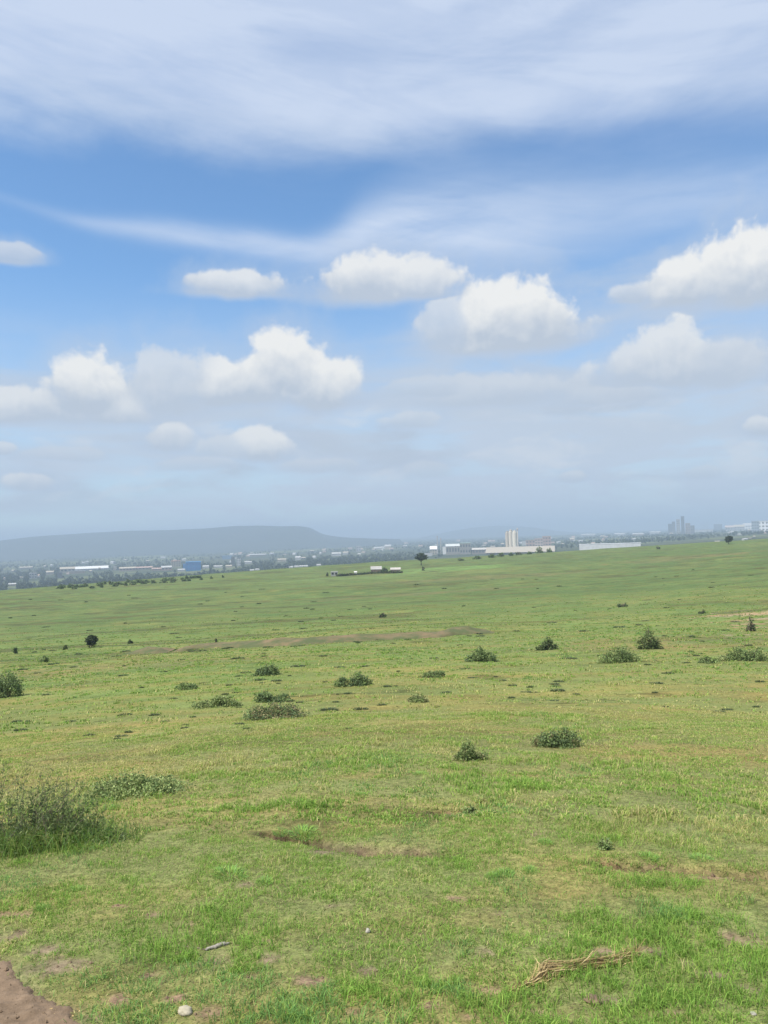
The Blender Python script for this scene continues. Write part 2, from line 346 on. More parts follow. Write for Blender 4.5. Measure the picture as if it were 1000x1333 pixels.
def shrub(px, py, wpx, hpx, label, lobes=None, nl=1400, leafpx=2.1, pal=(0, 1, 2, 3), dep=.8, group=None, name='shrub', ragged=.35, cat='shrub', gain=1.0, spikes=0, base=0.0):
    """lobes: (offset -1..1, height 0..1, half width 0..1)"""
    g = gp(px, py); s = g[1]/1000; w = wpx*s; h = hpx*s
    root = thing(name, g, label, cat, group)
    lobes = lobes or [(-.35, .8, .6), (.3, 1, .65), (0, .7, 1)]
    nl = int(nl*1.6); leafpx *= .78
    P = []
    tot = sum(l[2]*l[1] for l in lobes)
    for (ox, hh, hw) in lobes:
        n = int(nl*hw*hh/tot)
        # leaf clumps gathered on a dome
        nc = max(6, n//22); th = rng.uniform(0, 2*np.pi, nc); ph = np.arccos(rng.uniform(-.05, 1, nc)); rr = rng.uniform(.45, 1, nc)**.6
        c = np.stack([np.sin(ph)*np.cos(th)*rr*hw*w/2+ox*w/2, np.sin(ph)*np.sin(th)*rr*hw*w/2*dep, np.cos(ph)*rr*hh*h*.92+base*h], -1)
        k = rng.integers(0, nc, n); sg = np.array([w*hw*.085, w*hw*.085, h*hh*.11]); p = c[k]+rng.normal(size=(n, 3))*sg
        e = rng.random(n) < ragged*.3; p[e, 2] *= rng.uniform(1.0, 1.22, e.sum())
        P.append(p)
    P = np.vstack(P); P[:, 2] = np.abs(P[:, 2])+.1*leafpx*s
    gz = T(g[0]+P[:, 0], g[1]+P[:, 1])-g[2]; P[:, 2] += gz*(1-np.clip(P[:, 2]/h, 0, 1))
    Vv, Qq = quads_at(P, np.full(len(P), leafpx*s), 1.8, .3)
    cid = (fbm(P[:, 0]/(w*.16), P[:, 2]/(w*.16)+P[:, 1]/(w*.2), 7)*1.6-.3+rng.normal(0, .12, len(P)))
    pl = GREENS[list(pal)]; col = pl[np.clip((cid*len(pl)).astype(int), 0, len(pl)-1)]*rng.uniform(.7, 1.45, len(P))[:, None]*gain*(2.75 if py > 850 else 1.9)*np.array([1.0, 1.0, .86])
    mk('foliage', Vv, Qq, None, M_LEAF, np.repeat(col, 4, 0), root)
    paths = []
    for i in range(14+spikes):
        a = rng.uniform(0, 2*np.pi); l = rng.uniform(.3, .95); lo = lobes[i % len(lobes)]
        top = np.array([lo[0]*w/2+math.cos(a)*lo[2]*w/2*l*.9, math.sin(a)*lo[2]*w/2*l*dep*.8, h*lo[1]*(1-.6*l*l)*(1.0 if i < 14 else rng.uniform(1.0, 1.3))])
        b = np.array([lo[0]*w/2*.7+rng.normal(0, w*.03), rng.normal(0, w*.03), -.05*h]); m = b*.45+top*.55+np.array([0, 0, .12*h])
        b[2] = n2(g[0]+b[0], g[1]+b[1])-g[2]-.03*h
        paths.append([b, m, top])
    v, q = tubes(paths, max(.006, .45*s)); mk('stem_tangle', v, q, None, M_TWIG, None, root)
    return root

shrub(725, 972, 62, 27, 'dense round dark shrub with purplish twigs, nearest of the two standing alone right of centre', [(-.55, .72, .5), (.1, .98, .6), (.55, .85, .45), (0, .6, .9)], 2600, 2.0, pal=(2, 0, 1, 4))
shrub(612, 990, 50, 25, 'small peaked shrub with a pale broken stick at its top', [(-.1, 1, .42), (.45, .45, .5), (-.5, .4, .5)], 1500, 2.0, pal=(0, 1, 3, 4))
shrub(359, 935, 78, 21, 'wide brownish green shrub, front one of the close pair left of centre', [(-.55, .85, .5), (0, 1, .5), (.5, .8, .5), (0, .6, .95)], 2600, 1.9, pal=(0, 4, 2, 1))
shrub(356, 914, 48, 14, 'narrow dark shrub directly behind the wide brownish one', [(-.5, 1, .5), (.45, .75, .55)], 1300, 1.8, pal=(2, 0, 1))
shrub(283, 920, 64, 15, 'low spreading green shrub left of the close pair of shrubs', [(-.4, .6, .6), (.2, 1, .45), (.6, .6, .4)], 1500, 1.8, pal=(1, 3, 0))
shrub(347, 879, 34, 14, 'compact dark shrub with a flat top, behind the close pair of shrubs', [(-.3, .7, .6), (.35, 1, .6)], 1100, 1.8, pal=(2, 0, 1))
shrub(461, 893, 48, 17, 'dark shrub with a higher right half, alone in the middle of the pasture', [(-.6, .7, .45), (.25, 1, .5), (.65, .65, .4)], 1400, 1.8, pal=(2, 0, 1))
shrub(628, 861, 44, 19, 'bushy grey green shrub below the right end of the earth bank', [(-.2, 1, .5), (.4, .65, .6), (-.6, .5, .4)], 1300, 1.8, pal=(0, 1, 2))
shrub(714, 846, 32, 16, 'small dark peaked shrub between the bank and the tall feathery bush', [(0, 1, .5), (.6, .4, .4), (-.6, .45, .4)], 900, 1.7, pal=(2, 0, 1))
shrub(806, 862, 58, 22, 'low mound shaped green shrub just in front of the tall feathery bush', [(.05, 1, .55), (-.5, .55, .5), (.55, .5, .5)], 1700, 1.8, pal=(0, 1, 3))
shrub(846, 845, 36, 27, 'tall feathery bush, the highest one on the right of the pasture', [(.05, .95, .62), (-.45, .6, .5), (.45, .6, .5)], 1200, 1.7, pal=(0, 1, 3), spikes=10, ragged=.8)
shrub(968, 860, 60, 19, 'ragged green shrub with two humps near the right edge', [(-.2, 1, .45), (.5, .85, .5), (-.8, .4, .4)], 1600, 1.8, pal=(0, 1, 3))
shrub(922, 858+5, 26, 7, 'flat trailing green shrub at the foot of the two humped one', [(0, 1, .9)], 500, 1.8, pal=(1, 0))
shrub(977, 822, 12, 22, 'thin upright twiggy brown bush beside the eroded bare ground', [(.1, .9, .8), (-.3, .5, .9), (.5, .6, .6)], 230, 1.6, pal=(4, 2, 0), spikes=16, ragged=.8)
shrub(243, 897, 32, 8, 'flat oval green shrub right of the dark bush at the edge', [(0, 1, .8), (.4, .7, .5)], 700, 1.8, pal=(1, 0))
shrub(564, 882, 36, 8, 'flat green shrub right of the lone dark shrub', [(-.2, .9, .7), (.4, 1, .5)], 700, 1.8, pal=(1, 0, 3))
shrub(544, 914, 30, 9, 'little olive green shrub in the open middle of the pasture', [(0, 1, .8), (.45, .7, .4)], 700, 1.8, pal=(1, 3, 4))
shrub(4, 908, 54, 29, 'dark leaning bush cut by the left edge of the view', [(-.4, .95, .7), (.35, 1, .55)], 2000, 1.9, pal=(2, 0, 1), base=.1)
shrub(176, 1034, 122, 30, 'low spreading leafy green shrub behind the tall wispy one', [(-.55, .75, .45), (-.1, 1, .42), (.45, .8, .45), (.1, .6, .9)], 3600, 2.6, pal=(1, 3, 0, 3), gain=1.25)
shrub(611, 1061, 24, 11, 'tiny weed tuft on the near slope below the peaked shrub', [(0, .7, .9), (.3, 1, .4)], 380, 2.4, pal=(0, 1, 3), gain=1.3)
shrub(788, 1106, 20, 13, 'small dark weed with a pale dead leaf above the right hand furrow', [(0, 1, .8)], 380, 2.6, pal=(0, 1, 3), gain=1.3)
shrub(498, 804, 10, 7, 'tiny dark shrub alone above the middle of the earth bank', None, 160, 1.5, pal=(2, 0))
shrub(810, 790, 13, 6, 'tiny dark shrub in the open pasture high on the right', None, 160, 1.5, pal=(2, 0))
shrub(914, 799, 11, 5, 'tiny dark shrub left of the eroded bare ground', None, 160, 1.5, pal=(2, 0))
shrub(58, 862, 14, 8, 'small conical green shrub left of the round tree', [(0, 1, .7), (.3, .5, .6)], 260, 1.5, pal=(1, 0))
shrub(20, 851, 8, 9, 'small upright dark bush near the left edge', [(0, 1, .8)], 200, 1.5, pal=(2, 0))
shrub(85, 846, 7, 6, 'small greyish bush left of the round tree trunk', [(0, 1, .8)], 140, 1.5, pal=(1, 0))
shrub(170, 838, 8, 6, 'small dark bush at the left tip of the earth bank', [(0, 1, .8)], 140, 1.5, pal=(2, 0))
shrub(281, 838, 4, 7, 'thin dark sapling at the pale gap of the earth bank', [(0, 1, .8)], 120, 1.4, pal=(2, 0))
shrub(434, 832, 9, 6, 'tiny dark bush at the foot of the earth bank', [(0, 1, .8)], 150, 1.4, pal=(2, 0))
shrub(551, 743, 4, 5, 'tiny bush beneath the flat topped tree', [(0, 1, .9)], 80, 1.2, pal=(2, 0))
shrub(857, 715, 5, 4, 'tiny bush on the skyline of the pasture, right', [(0, 1, .9)], 80, 1.2, pal=(2, 0))

# the tall wispy shrub on the left
def wispy():
    g = gp(62, 1098); s = g[1]/1000; w = 190*s; h = 108*s
    root = thing('tall_shrub', g, 'tall wispy green shrub with long arching twigs at the left edge', 'shrub')
    paths = []; LP = []; GP = []
    for i in range(120):
        x0 = rng.normal(-.12, .26)*w; y0 = rng.normal(0, .12)*w
        x0 = np.clip(x0, -.6*w, .5*w); hh = h*rng.uniform(.45, .98)*(1.0-.85*np.clip((x0/w+.12)/.62, 0, 1)**1.3)
        if i > 92: hh = h*rng.uniform(.85, 1.28)*(1-.8*np.clip((x0/w+.1)/.5, 0, 1))
        la = rng.normal(.25, .5); b = np.array([x0, y0, n2(g[0]+x0, g[1]+y0)-g[2]-.02])
        pts = []
        for t in np.linspace(0, 1, 7):
            pts.append(b+np.array([math.sin(la)*hh*.55*t**1.6, rng.normal(0, .012)+hh*.1*t, hh*t*(1-.22*t*abs(la))])+rng.normal(0, .008, 3))
        paths.append(pts); pts = np.array(pts)
        nlf = 40 if i < 92 else 26
        k = rng.uniform(.12, 1, nlf)*5.99; a = k.astype(int); f = (k-a)[:, None]
        LP.append(pts[a]*(1-f)+pts[a+1]*f+rng.normal(0, .018, (nlf, 3)))
    v, q = tubes(paths, .0038, .35); mk('stem_tangle', v, q, None, M_TWIG, None, root)
    LP = np.vstack(LP)
    low = 4200; lp = np.stack([np.clip(rng.normal(-.05, .27, low), -.62, .56)*w, rng.normal(0, .13, low)*w, np.abs(rng.normal(0, .21, low))*h], -1)
    lp[:, 2] *= np.clip(1.15-1.3*np.abs(lp[:, 0]/w+.1), .25, 1); lp[:, 2] += T(g[0]+lp[:, 0], g[1]+lp[:, 1])-g[2]
    LP = np.vstack([LP, lp])
    v1, q1 = quads_at(LP, np.full(len(LP), .0135), 2.8, .5)
    pal = np.array([[.15, .21, .07], [.20, .25, .09], [.12, .16, .07], [.25, .26, .12]])
    cid = np.clip((fbm(LP[:, 0]/.12, LP[:, 2]/.12, 5)*5-.7).astype(int), 0, 3); col = pal[cid]*rng.uniform(.7, 1.3, len(LP))[:, None]
    n = 4600; bx = np.clip(rng.normal(-.03, .3, n), -.7, .65)*w; by = rng.normal(-.02, .15, n)*w
    P = np.stack([bx, by, T(g[0]+bx, g[1]+by)-g[2]], -1)
    v2, q2, t2, c2 = blades(P, rng.uniform(.1, .34, n)*np.clip(1.15-1.1*np.abs(bx/w+.05), .4, 1), rng.uniform(.004, .008, n), rng.uniform(0, 6.28, n), rng.uniform(.2, 1.3, n), PAL[rng.choice([0, 1, 4, 2], n, p=[.35, .2, .3, .15])]*rng.uniform(.4, 1.0, n)[:, None])
    mk('foliage', np.vstack([v1, v2]), np.vstack([q1, q2+len(v1)]), t2+len(v1), M_GRASS, np.vstack([np.repeat(col, 4, 0), c2]), root)
wispy()

# trees
def tree(px, py, wpx, hpx, trunk, label, flat=.5, nl=1800, name='tree', pal=(2, 0), leafpx=1.3, stems=1, group=None):
    g = gp(px, py); s = g[1]/1000; w = wpx*s; h = hpx*s; root = thing(name, g, label, 'tree', group)
    th = trunk*h; paths = []
    for k in range(stems):
        ox = (k-(stems-1)/2)*.22*w
        paths.append(([[ox, 0, -.1*h], [ox*.9, .01*w, th*.6], [ox*.6, 0, th], [ox*.3, 0, h*.75]], .045*w))
    V = []; Q = []; o = 0
    for p, r_ in paths:
        v, q = tubes([p], r_, .4, 7); V.append(v); Q.append(q+o); o += len(v)
    mk('trunk', np.vstack(V), np.vstack(Q), None, M_BARK, None, root)
    cz = (th*.85+h)/2; ch = (h-th*.85)/2; limbs = []
    for i in range(12):
        a = rng.uniform(0, 6.28); e = rng.uniform(.5, .9); limbs.append([[0, 0, th*.9], [math.cos(a)*w*.2, math.sin(a)*w*.2, th+.4*ch], [math.cos(a)*w*.45*e, math.sin(a)*w*.45*e, cz+ch*rng.uniform(0, .5)]])
    v, q = tubes(limbs, .014*w, .3); mk('limb', v, q, None, M_BARK, None, root)
    nc = nl//26; c = rng.normal(size=(nc, 3)); c /= np.linalg.norm(c, axis=1)[:, None]; c *= (rng.uniform(.3, 1, nc)**.5)[:, None]
    c[:, 2] = np.where(c[:, 2] < 0, c[:, 2]*flat, c[:, 2]); c *= np.array([w*.46, w*.46, ch*.92])
    k = rng.integers(0, nc, nl); P = c[k]+rng.normal(size=(nl, 3))*np.array([w*.055, w*.055, ch*.09]); P[:, 2] += cz
    v, q = quads_at(P, np.full(nl, leafpx*s), 1.4)
    pl = GREENS[list(pal)]; col = pl[k % len(pl)]*rng.uniform(.6, 1.3, nl)[:, None]*1.15
    mk('crown', v, q, None, M_LEAF, np.repeat(col, 4, 0), root); return root
tree(548.5, 736, 16, 16, .32, 'flat topped dark tree with a short trunk, alone on the far edge of the pasture', .5)
tree(119.5, 843, 16, 16, .2, 'small round dark tree on short stems in the left of the pasture', 1.0, 2200, stems=3)
tree(949, 708.5, 11, 11, .3, 'round dark tree on the skyline of the pasture, far right', 1.0, 1400)

# earth bank across the middle of the pasture
def bank(pts, label=None):
    P = []
    for (px, py, hpx) in pts: g = gp(px, py); P.append([g[0], g[1], hpx*g[1]/1000])
    P = np.array(P); t = np.linspace(0, len(P)-1, 160); i = np.arange(len(P))
    cx, cy, ch = (np.interp(t, i, P[:, k]) for k in range(3))
    wd = np.linspace(-1, 1, 17); W = 2.6
    X = cx[:, None]+0*wd[None]; Y = cy[:, None]+wd[None]*W
    prof = np.clip(1-np.abs(wd+.15)**1.5, 0, 1)[None]
    hh = ch[:, None]*1.15*prof*(.4+1.2*fbm(X/2.2, Y/1.2, 131, 5))
    Z = T(X.ravel(), Y.ravel()).reshape(X.shape)+hh-.12*(np.abs(wd)[None] > .97)-.02
    V = np.stack([X, Y, Z], -1).reshape(-1, 3); n = 17
    a = np.arange(len(t)-1)[:, None]*n; j = np.arange(n-1)[None]; Q = np.stack([a+j, a+n+j, a+n+j+1, a+j+1], -1).reshape(-1, 4)
    return tag(mk('dirt_bank', V, Q, None, M_BANK, smooth=True), kind='structure')
bank([(172, 849, 1), (195, 848, 6), (212, 848, 5), (226, 847, 1)])
bank([(232, 846, 1), (262, 843, 5), (285, 842, 5), (315, 841, 6), (360, 839, 7), (400, 837, 6), (450, 834, 6), (500, 831, 5.5), (540, 829, 5), (570, 827, 5), (590, 825, 7), (610, 824, 7), (630, 823, 4), (642, 823, .5)])

# low dark tufts dotted over the pasture
def tuft_mesh(seed, fresh=False):
    n = 300 if fresh else 110; a = rng.uniform(0, 6.28, n); rr = np.sqrt(rng.random(n)); P = np.stack([np.cos(a)*rr*.5, np.sin(a)*rr*.35, np.zeros(n)], -1)
    v, q, t, c = blades(P, rng.uniform(.25, .5, n)*(1.1-rr*.7), rng.uniform(.010, .022, n) if fresh else rng.uniform(.04, .09, n), a, rng.uniform(.2, 1.1, n), (PAL[rng.choice([0, 4, 4, 1], n)]*1.1 if fresh else GREENS[rng.integers(0, 4, n)]*1.6)*rng.uniform(.7, 1.3, n)[:, None])
    o = mk('grass_tuft', v, q, t, M_LEAF, c, link=False); me = o.data; bpy.data.objects.remove(o); return me
TM = [tuft_mesh(i) for i in range(5)]; TN = [tuft_mesh(i, True) for i in range(5)]
spots = [(388, 868, 20, 4), (338, 886, 18, 4), (360, 887, 14, 4), (443, 869, 16, 3), (475, 868, 12, 3), (163, 931, 18, 4), (117, 958, 16, 4), (27, 951, 18, 4), (22, 940, 14, 4), (428, 925, 26, 5), (470, 924, 20, 5),
         (727, 888, 14, 4), (726, 900, 18, 6), (870, 877, 16, 4), (855, 890, 18, 3), (990, 888, 12, 4), (986, 921, 12, 4), (668, 893, 12, 4), (690, 895, 10, 4), (666, 909, 10, 4), (740, 858, 22, 4), (760, 822, 14, 3), (807, 817, 16, 4),
         (832, 814, 10, 3), (900, 829, 12, 3), (718, 811, 14, 2), (672, 822, 10, 3), (70, 865, 14, 3), (96, 869, 10, 3), (102, 852, 9, 3), (30, 872, 12, 3), (310, 858, 18, 5), (320, 876, 14, 3), (160, 880, 14, 3), (108, 888, 9, 3),
         (60, 905, 12, 3), (215, 940, 12, 3), (240, 948, 10, 3), (548, 1008, 20, 5), (470, 1035, 16, 6), (710, 1098, 22, 8), (310, 995, 14, 5), (640, 1142, 22, 8), (300, 1140, 50, 12), (345, 1150, 30, 10), (655, 1140, 30, 12), (690, 1135, 26, 10),
         (395, 1087, 50, 12), (365, 1086, 26, 9), (845, 1117, 30, 8), (915, 1120, 36, 8), (100, 1160, 24, 10), (55, 1185, 20, 12)]
for i in range(150):
    x = rng.uniform(5, 995); y = 760-.045*(x-500)+rng.uniform(0, 1)**1.3*190; spots.append((x, y, rng.uniform(5, 14)*(.6+.5*(y-740)/150), rng.uniform(1.8, 3.4)*(.6+.5*(y-740)/150)))
for i in range(34):
    x = rng.uniform(200, 640); spots.append((x, 849.5-.049*(x-172)+rng.uniform(-2, 3), rng.uniform(6, 15), rng.uniform(1.8, 3.5)))
for i, (px, py, w, h) in enumerate(spots):
    g = gp(px, py); s = g[1]/1000; o = bpy.data.objects.new('grass_tuft', (TN if py > 985 else TM)[i % 5]); COL.objects.link(o)
    o.location = g; o.scale = (w*s, w*s, h*s*2.2); o.rotation_euler = (0, 0, rng.uniform(0, 6.28) if py > 1000 else rng.choice([0, math.pi])+rng.normal(0, .2))
    tag(o, *(('leafy green weed tuft among the near grass', 'weed', 'leafy weed tufts on the near slope') if py > 985 else ('low dark green weed tuft dotted over the open pasture', 'weed', 'weed tufts dotted over the pasture')))

# grit on the bare soil and the track
def grit():
    n = 60000; y = rng.uniform(2.8, 8, n); x = rng.uniform(-.62, .62, n)*y; k = soil(x, y) > .55; k &= rng.random(n) < np.where(path_side(x, y) > 0, .09, .22); x, y = x[k], y[k]; n = len(x)
    r_ = rng.exponential(.0032, n)+.002; P = np.stack([x, y, T(x, y)+np.where(path_side(x, y) > .02, .022, 0)+r_*.3], -1)
    o = np.array([[1, 0, 0], [0, 1, 0], [-1, 0, 0], [0, -1, 0], [0, 0, .8], [0, 0, -.8]], float)
    V = (P[:, None]+o[None]*r_[:, None, None]*rng.uniform(.6, 1.4, (n, 6, 1))).reshape(-1, 3)
    F = np.array([[0, 1, 4], [1, 2, 4], [2, 3, 4], [3, 0, 4], [1, 0, 5], [2, 1, 5], [3, 2, 5], [0, 3, 5]]); Tt = (np.arange(n)[:, None, None]*6+F[None]).reshape(-1, 3)
    tag(mk('gravel', V, None, Tt, M_SOIL), 'fine earth crumbs and grit on the bare soil and the dirt track', 'gravel', kind='stuff')
grit()

# ------------------------------------------------------------------ near ground litter
def straw():
    pts = [(664, 1291), (690, 1283), (706, 1277), (712, 1269), (740, 1264), (770, 1258), (800, 1255), (818, 1248), (828, 1243)]
    P = np.array([gp(*p) for p in pts]); o0 = P[4].copy(); P = P-o0
    wd = np.array([.010, .016, .026, .044, .032, .028, .027, .026, .016]); n = 2800; V = []; Q = []; C = []
    K = len(P)-1
    for i in range(n):
        c = rng.uniform(0, K); l = rng.uniform(.6, 1.8); ts = np.clip(np.linspace(c-l/2, c+l/2, 5), 0, K)
        a = np.stack([np.interp(ts, np.arange(K+1), P[:, k]) for k in range(3)], -1); ww = np.interp(ts, np.arange(K+1), wd)
        off = rng.normal(0, .42, 3); off[2] = abs(off[2])*1.3+.1; p = a+off[None]*ww[:, None]*np.array([1, 1.5, 1.0])+rng.normal(0, .004, (5, 3))
        if rng.random() < .09: p[-1] += rng.normal(0, .035, 3); p[-1, 2] = max(p[-1, 2], 0)
        t = p[-1]-p[0]; sd = np.cross(t, rng.normal(size=3)); sd = sd/(np.linalg.norm(sd)+1e-9)*.0017
        b = len(V)
        for k in range(5): V += [p[k]-sd, p[k]+sd]
        for k in range(4): Q.append([b+2*k, b+2*k+1, b+2*k+3, b+2*k+2])
        cc = np.array(random.choice([(.47, .36, .165), (.38, .28, .125), (.57, .45, .23), (.24, .17, .085)]))*rng.uniform(.8, 1.15); C += [cc]*10
    o = mk('straw_bundle', V, Q, None, M_STRAW, np.array(C)); o.location = o0
    tag(o, 'long twisted bundle of dry golden straw lying in the grass', 'straw')
straw()
def stone(name, px, py, wpx, m, label, cat='stone', fl=.7, el=1.25):
    g = gp(px, py); r = wpx*g[1]/2000; bm = bmesh.new(); bmesh.ops.create_icosphere(bm, subdivisions=4, radius=1)
    sd = random.random()*50
    for v in bm.verts:
        p = v.co.copy(); k = 1+.5*(float(fbm(p.x*1.3+sd, p.y*1.3+p.z*1.7, 3))-.5)+.14*(float(fbm(p.x*4+sd, p.y*4+p.z*5, 6))-.5)
        v.co = Vector((p.x*el*k, p.y*k, p.z*fl*k))*r/1.15
    me = bpy.data.meshes.new(name); bm.to_mesh(me); bm.free(); me.materials.append(m)
    for f in me.polygons: f.use_smooth = True
    o = bpy.data.objects.new(name, me); COL.objects.link(o); o.location = g+np.array([0, 0, r*.35]); o.rotation_euler = (.1, .15, random.uniform(-.5, .5)); return tag(o, label, cat)
stone('stone', 241, 1320, 17, M_STONE, 'rounded cream coloured stone in the grass at the bottom of the view')
stone('stone', 479, 1214, 8, M_WHITE, 'small pale flake of stone sticking out of the grass below centre', fl=1.1, el=.9)
stone('stone', 981, 1321, 7, M_WHITE, 'small white pebble in the near right corner')
stone('stone', 23, 1300, 5, M_WHITE, 'tiny white pebble on the bare dirt track')
stone('clod', 772, 1306, 20, M_SOIL, 'tan clod of dry earth below the straw bundle', 'earth clod', .6)
def stick(pts, rad, label, name='stick', cat='stick', m=M_STICK):
    P = np.array([gp(*p) for p in pts]); o0 = P[0].copy(); P = P-o0; P[:, 2] += np.array(rad)*.8
    F = np.stack([np.interp(np.linspace(0, len(P)-1, 16), np.arange(len(P)), P[:, k]) for k in range(3)], -1)+rng.normal(0, .0025, (16, 3))
    rr = np.interp(np.linspace(0, len(P)-1, 16), np.arange(len(P)), rad)*rng.uniform(.8, 1.2, 16)
    v, q = tubes([F], rr, k=8); n = len(v)
    o = mk(name, v, q, np.array([[0, i, i+1] for i in range(1, 7)]+[[n-8, n-8+i+1, n-8+i] for i in range(1, 7)]), m, smooth=True); o.location = o0; return tag(o, label, cat)
stick([(268, 1238), (280, 1235), (290, 1232), (299, 1229)], [.007, .014, .013, .006], 'short weathered grey piece of wood lying on bare earth')
stick([(222, 1231), (245, 1233), (268, 1237)], [.002, .003, .003], 'thin grey twig lying left of the weathered piece of wood', m=M_TWIG)
stick([(606, 979), (608.5, 970), (610, 966)], [.006, .006, .005], 'pale broken stick poking out of the small peaked shrub')
def dead_leaves():
    g = gp(74, 1326); n = 60; P = rng.normal(0, 1, (n, 3))*np.array([.05, .04, .004])+np.array([0, 0, .012]); P[:, 2] += T(g[0]+P[:, 0], g[1]+P[:, 1])-g[2]
    v, q = quads_at(P, np.full(n, .012), 2.6, 0); v[:, 2] = (v[:, 2]-v[:, 2].mean())*.5+v[:, 2].mean()
    o = mk('dead_grass_clump', v, q, None, M_STRAW, np.repeat(np.array([[.55, .40, .18]])*rng.uniform(.7, 1.2, n)[:, None], 4, 0)); o.location = g
    tag(o, 'clump of dry yellow leaves at the edge of the dirt track', 'dry leaves')
dead_leaves()

# ------------------------------------------------------------------ farmstead on the far edge of the pasture
MC = {}
def paint(c, k='wall'):
    key = tuple(round(v, 3) for v in c)+(k,)
    if key not in MC: MC[key] = noisy(f'{k}_paint_{len(MC)}', tuple(v*.82 for v in c), tuple(min(1, v*1.1) for v in c), .35 if k == 'wall' else .5, .8, 0, (1, 1, .4))
    return MC[key]
BOXQ = np.array([[0, 3, 2, 1], [4, 5, 6, 7], [0, 1, 5, 4], [1, 2, 6, 5], [2, 3, 7, 6], [3, 0, 4, 7]])
def box(x0, x1, y0, y1, z0, z1): return np.array([[x0, y0, z0], [x1, y0, z0], [x1, y1, z0], [x0, y1, z0], [x0, y0, z1], [x1, y0, z1], [x1, y1, z1], [x0, y1, z1]], float)
def boxes(name, B, m, parent):
    V = np.vstack(B); Q = np.vstack([BOXQ+8*i for i in range(len(B))]); return mk(name, V, Q, None, m, None, parent)
def gable(w, d, z, rise, ov, axis='x'):
    w2, d2 = w/2+ov, d/2+ov; th = max(.12, rise*.08)
    if axis == 'x': V = [[-w2, -d2, z], [w2, -d2, z], [w2, d2, z], [-w2, d2, z], [-w2, 0, z+rise], [w2, 0, z+rise]]
    else: V = [[-w2, -d2, z], [-w2, d2, z], [w2, d2, z], [w2, -d2, z], [0, -d2, z+rise], [0, d2, z+rise]]
    V = np.array(V, float)
    Qs = [[0, 1, 5, 4], [2, 3, 4, 5], [0, 3, 2, 1]]; Ts = [[1, 2, 5], [3, 0, 4]]
    return V, np.array(Qs), np.array(Ts)
BLD = []
def building(name, px, pyb, wpx, hpx, label, wall=(.6, .57, .5), roof=(.6, .6, .6), rtype='gable', cat='building', depth=None, group=None, near=False, win=0, rz=0., rows=1, rf=.35, wincol=(.08, .09, .10)):
    g = gp(px, pyb) if near else gp(px, pyb, 1000, 9000)
    s = g[1]/1000; w = wpx*s; h = hpx*s; d = depth or max(.35*w, min(w, 1.2*h))
    BLD.append((g[0], g[1], w))
    az = -math.atan2(g[0], g[1]); root = thing(name, g, label, cat, group, az+rz)
    sink = -max(.3, .01*g[1]*.3)
    hw = h*(1-rf) if rtype in ('gable', 'shed') else h*.94
    boxes('wall', [box(-w/2, w/2, -d/2, d/2, sink, hw)], paint(wall), root)
    if rtype == 'gable':
        V, Qs, Ts = gable(w, d, hw, h-hw, .02*w, 'x' if w >= d else 'y'); mk('roof', V, Qs, Ts, paint(roof, 'roof'), None, root)
    elif rtype == 'shed':
        V = box(-w*.52, w*.52, -d*.53, d*.53, hw, hw+.1*h); V[[6, 7], 2] += h-hw; V[[2, 3], 2] += h-hw-.05*h
        mk('roof', V, BOXQ, None, paint(roof, 'roof'), None, root)
    else:
        boxes('roof', [box(-w*.51, w*.51, -d*.51, d*.51, hw, h)], paint(roof, 'roof'), root)
    for r_ in range(rows if win else 0):
        for k in range(win):
            cx = -w/2+w*(k+.5)/win; zz = hw*(r_+.35)/rows; ww = w/win*.28
            boxes('window', [box(cx-ww, cx+ww, -d/2-.06, -d/2+.05, zz, zz+hw/rows*.45)], paint(wincol, 'pane'), root)
    return root
building('hut', 435.5, 749.5, 9, 5.5, 'small grey block hut with a dark doorway, at the left end of the farmstead', (.32, .33, .32), (.38, .38, .37), 'flat', 'hut', near=True, win=2, wincol=(.02, .02, .022))
building('farm_shed', 490, 745, 14, 7, 'white roofed farm shed in the middle of the farmstead', (.16, .12, .095), (.34, .33, .31), 'shed', 'shed', near=True, rf=.5)
building('farm_shed', 515, 744.5, 13, 5, 'low brown farm shed with a dull roof, right of the white roofed one', (.14, .12, .10), (.42, .39, .36), 'shed', 'shed', near=True, rf=.45)
building('hut', 463, 747, 4, 3, 'tiny pale lean-to along the farmstead hedge', (.5, .49, .46), (.6, .59, .56), 'shed', 'hut', near=True)
shrub(500.5, 746, 11, 7, 'round dark bush between the two farmstead sheds', [(0, 1, .9)], 400, 1.2, pal=(2, 0))
shrub(426, 750, 4, 5, 'small bush left of the grey block hut', [(0, 1, .9)], 90, 1.2, pal=(2, 0))
def hedge(pts, hpx, label):
    P = np.array([gp(*p) for p in pts]); s = P[0][1]/1000; h = hpx*s; n = 1500; t = rng.uniform(0, len(P)-1, n)
    a = np.stack([np.interp(t, np.arange(len(P)), P[:, k]) for k in range(3)], -1); o0 = P[0]
    hh = h*(.4+.9*fbm(t*7, t*0, 5)); p = a-o0+rng.normal(0, 1, (n, 3))*np.array([.2, .5, 0]); p[:, 2] += rng.random(n)*hh
    v, q = quads_at(p, np.full(n, .45), 1.4); o = mk('hedge', v, q, None, M_LEAF, np.repeat(GREENS[rng.integers(0, 5, n)]*1.15, 4, 0)); o.location = o0; tag(o, label, 'hedge')
hedge([(438, 750.5), (455, 749.5), (480, 747.5), (505, 746.5), (524, 746)], 3.2, 'low dark brush hedge running along the front of the farmstead')

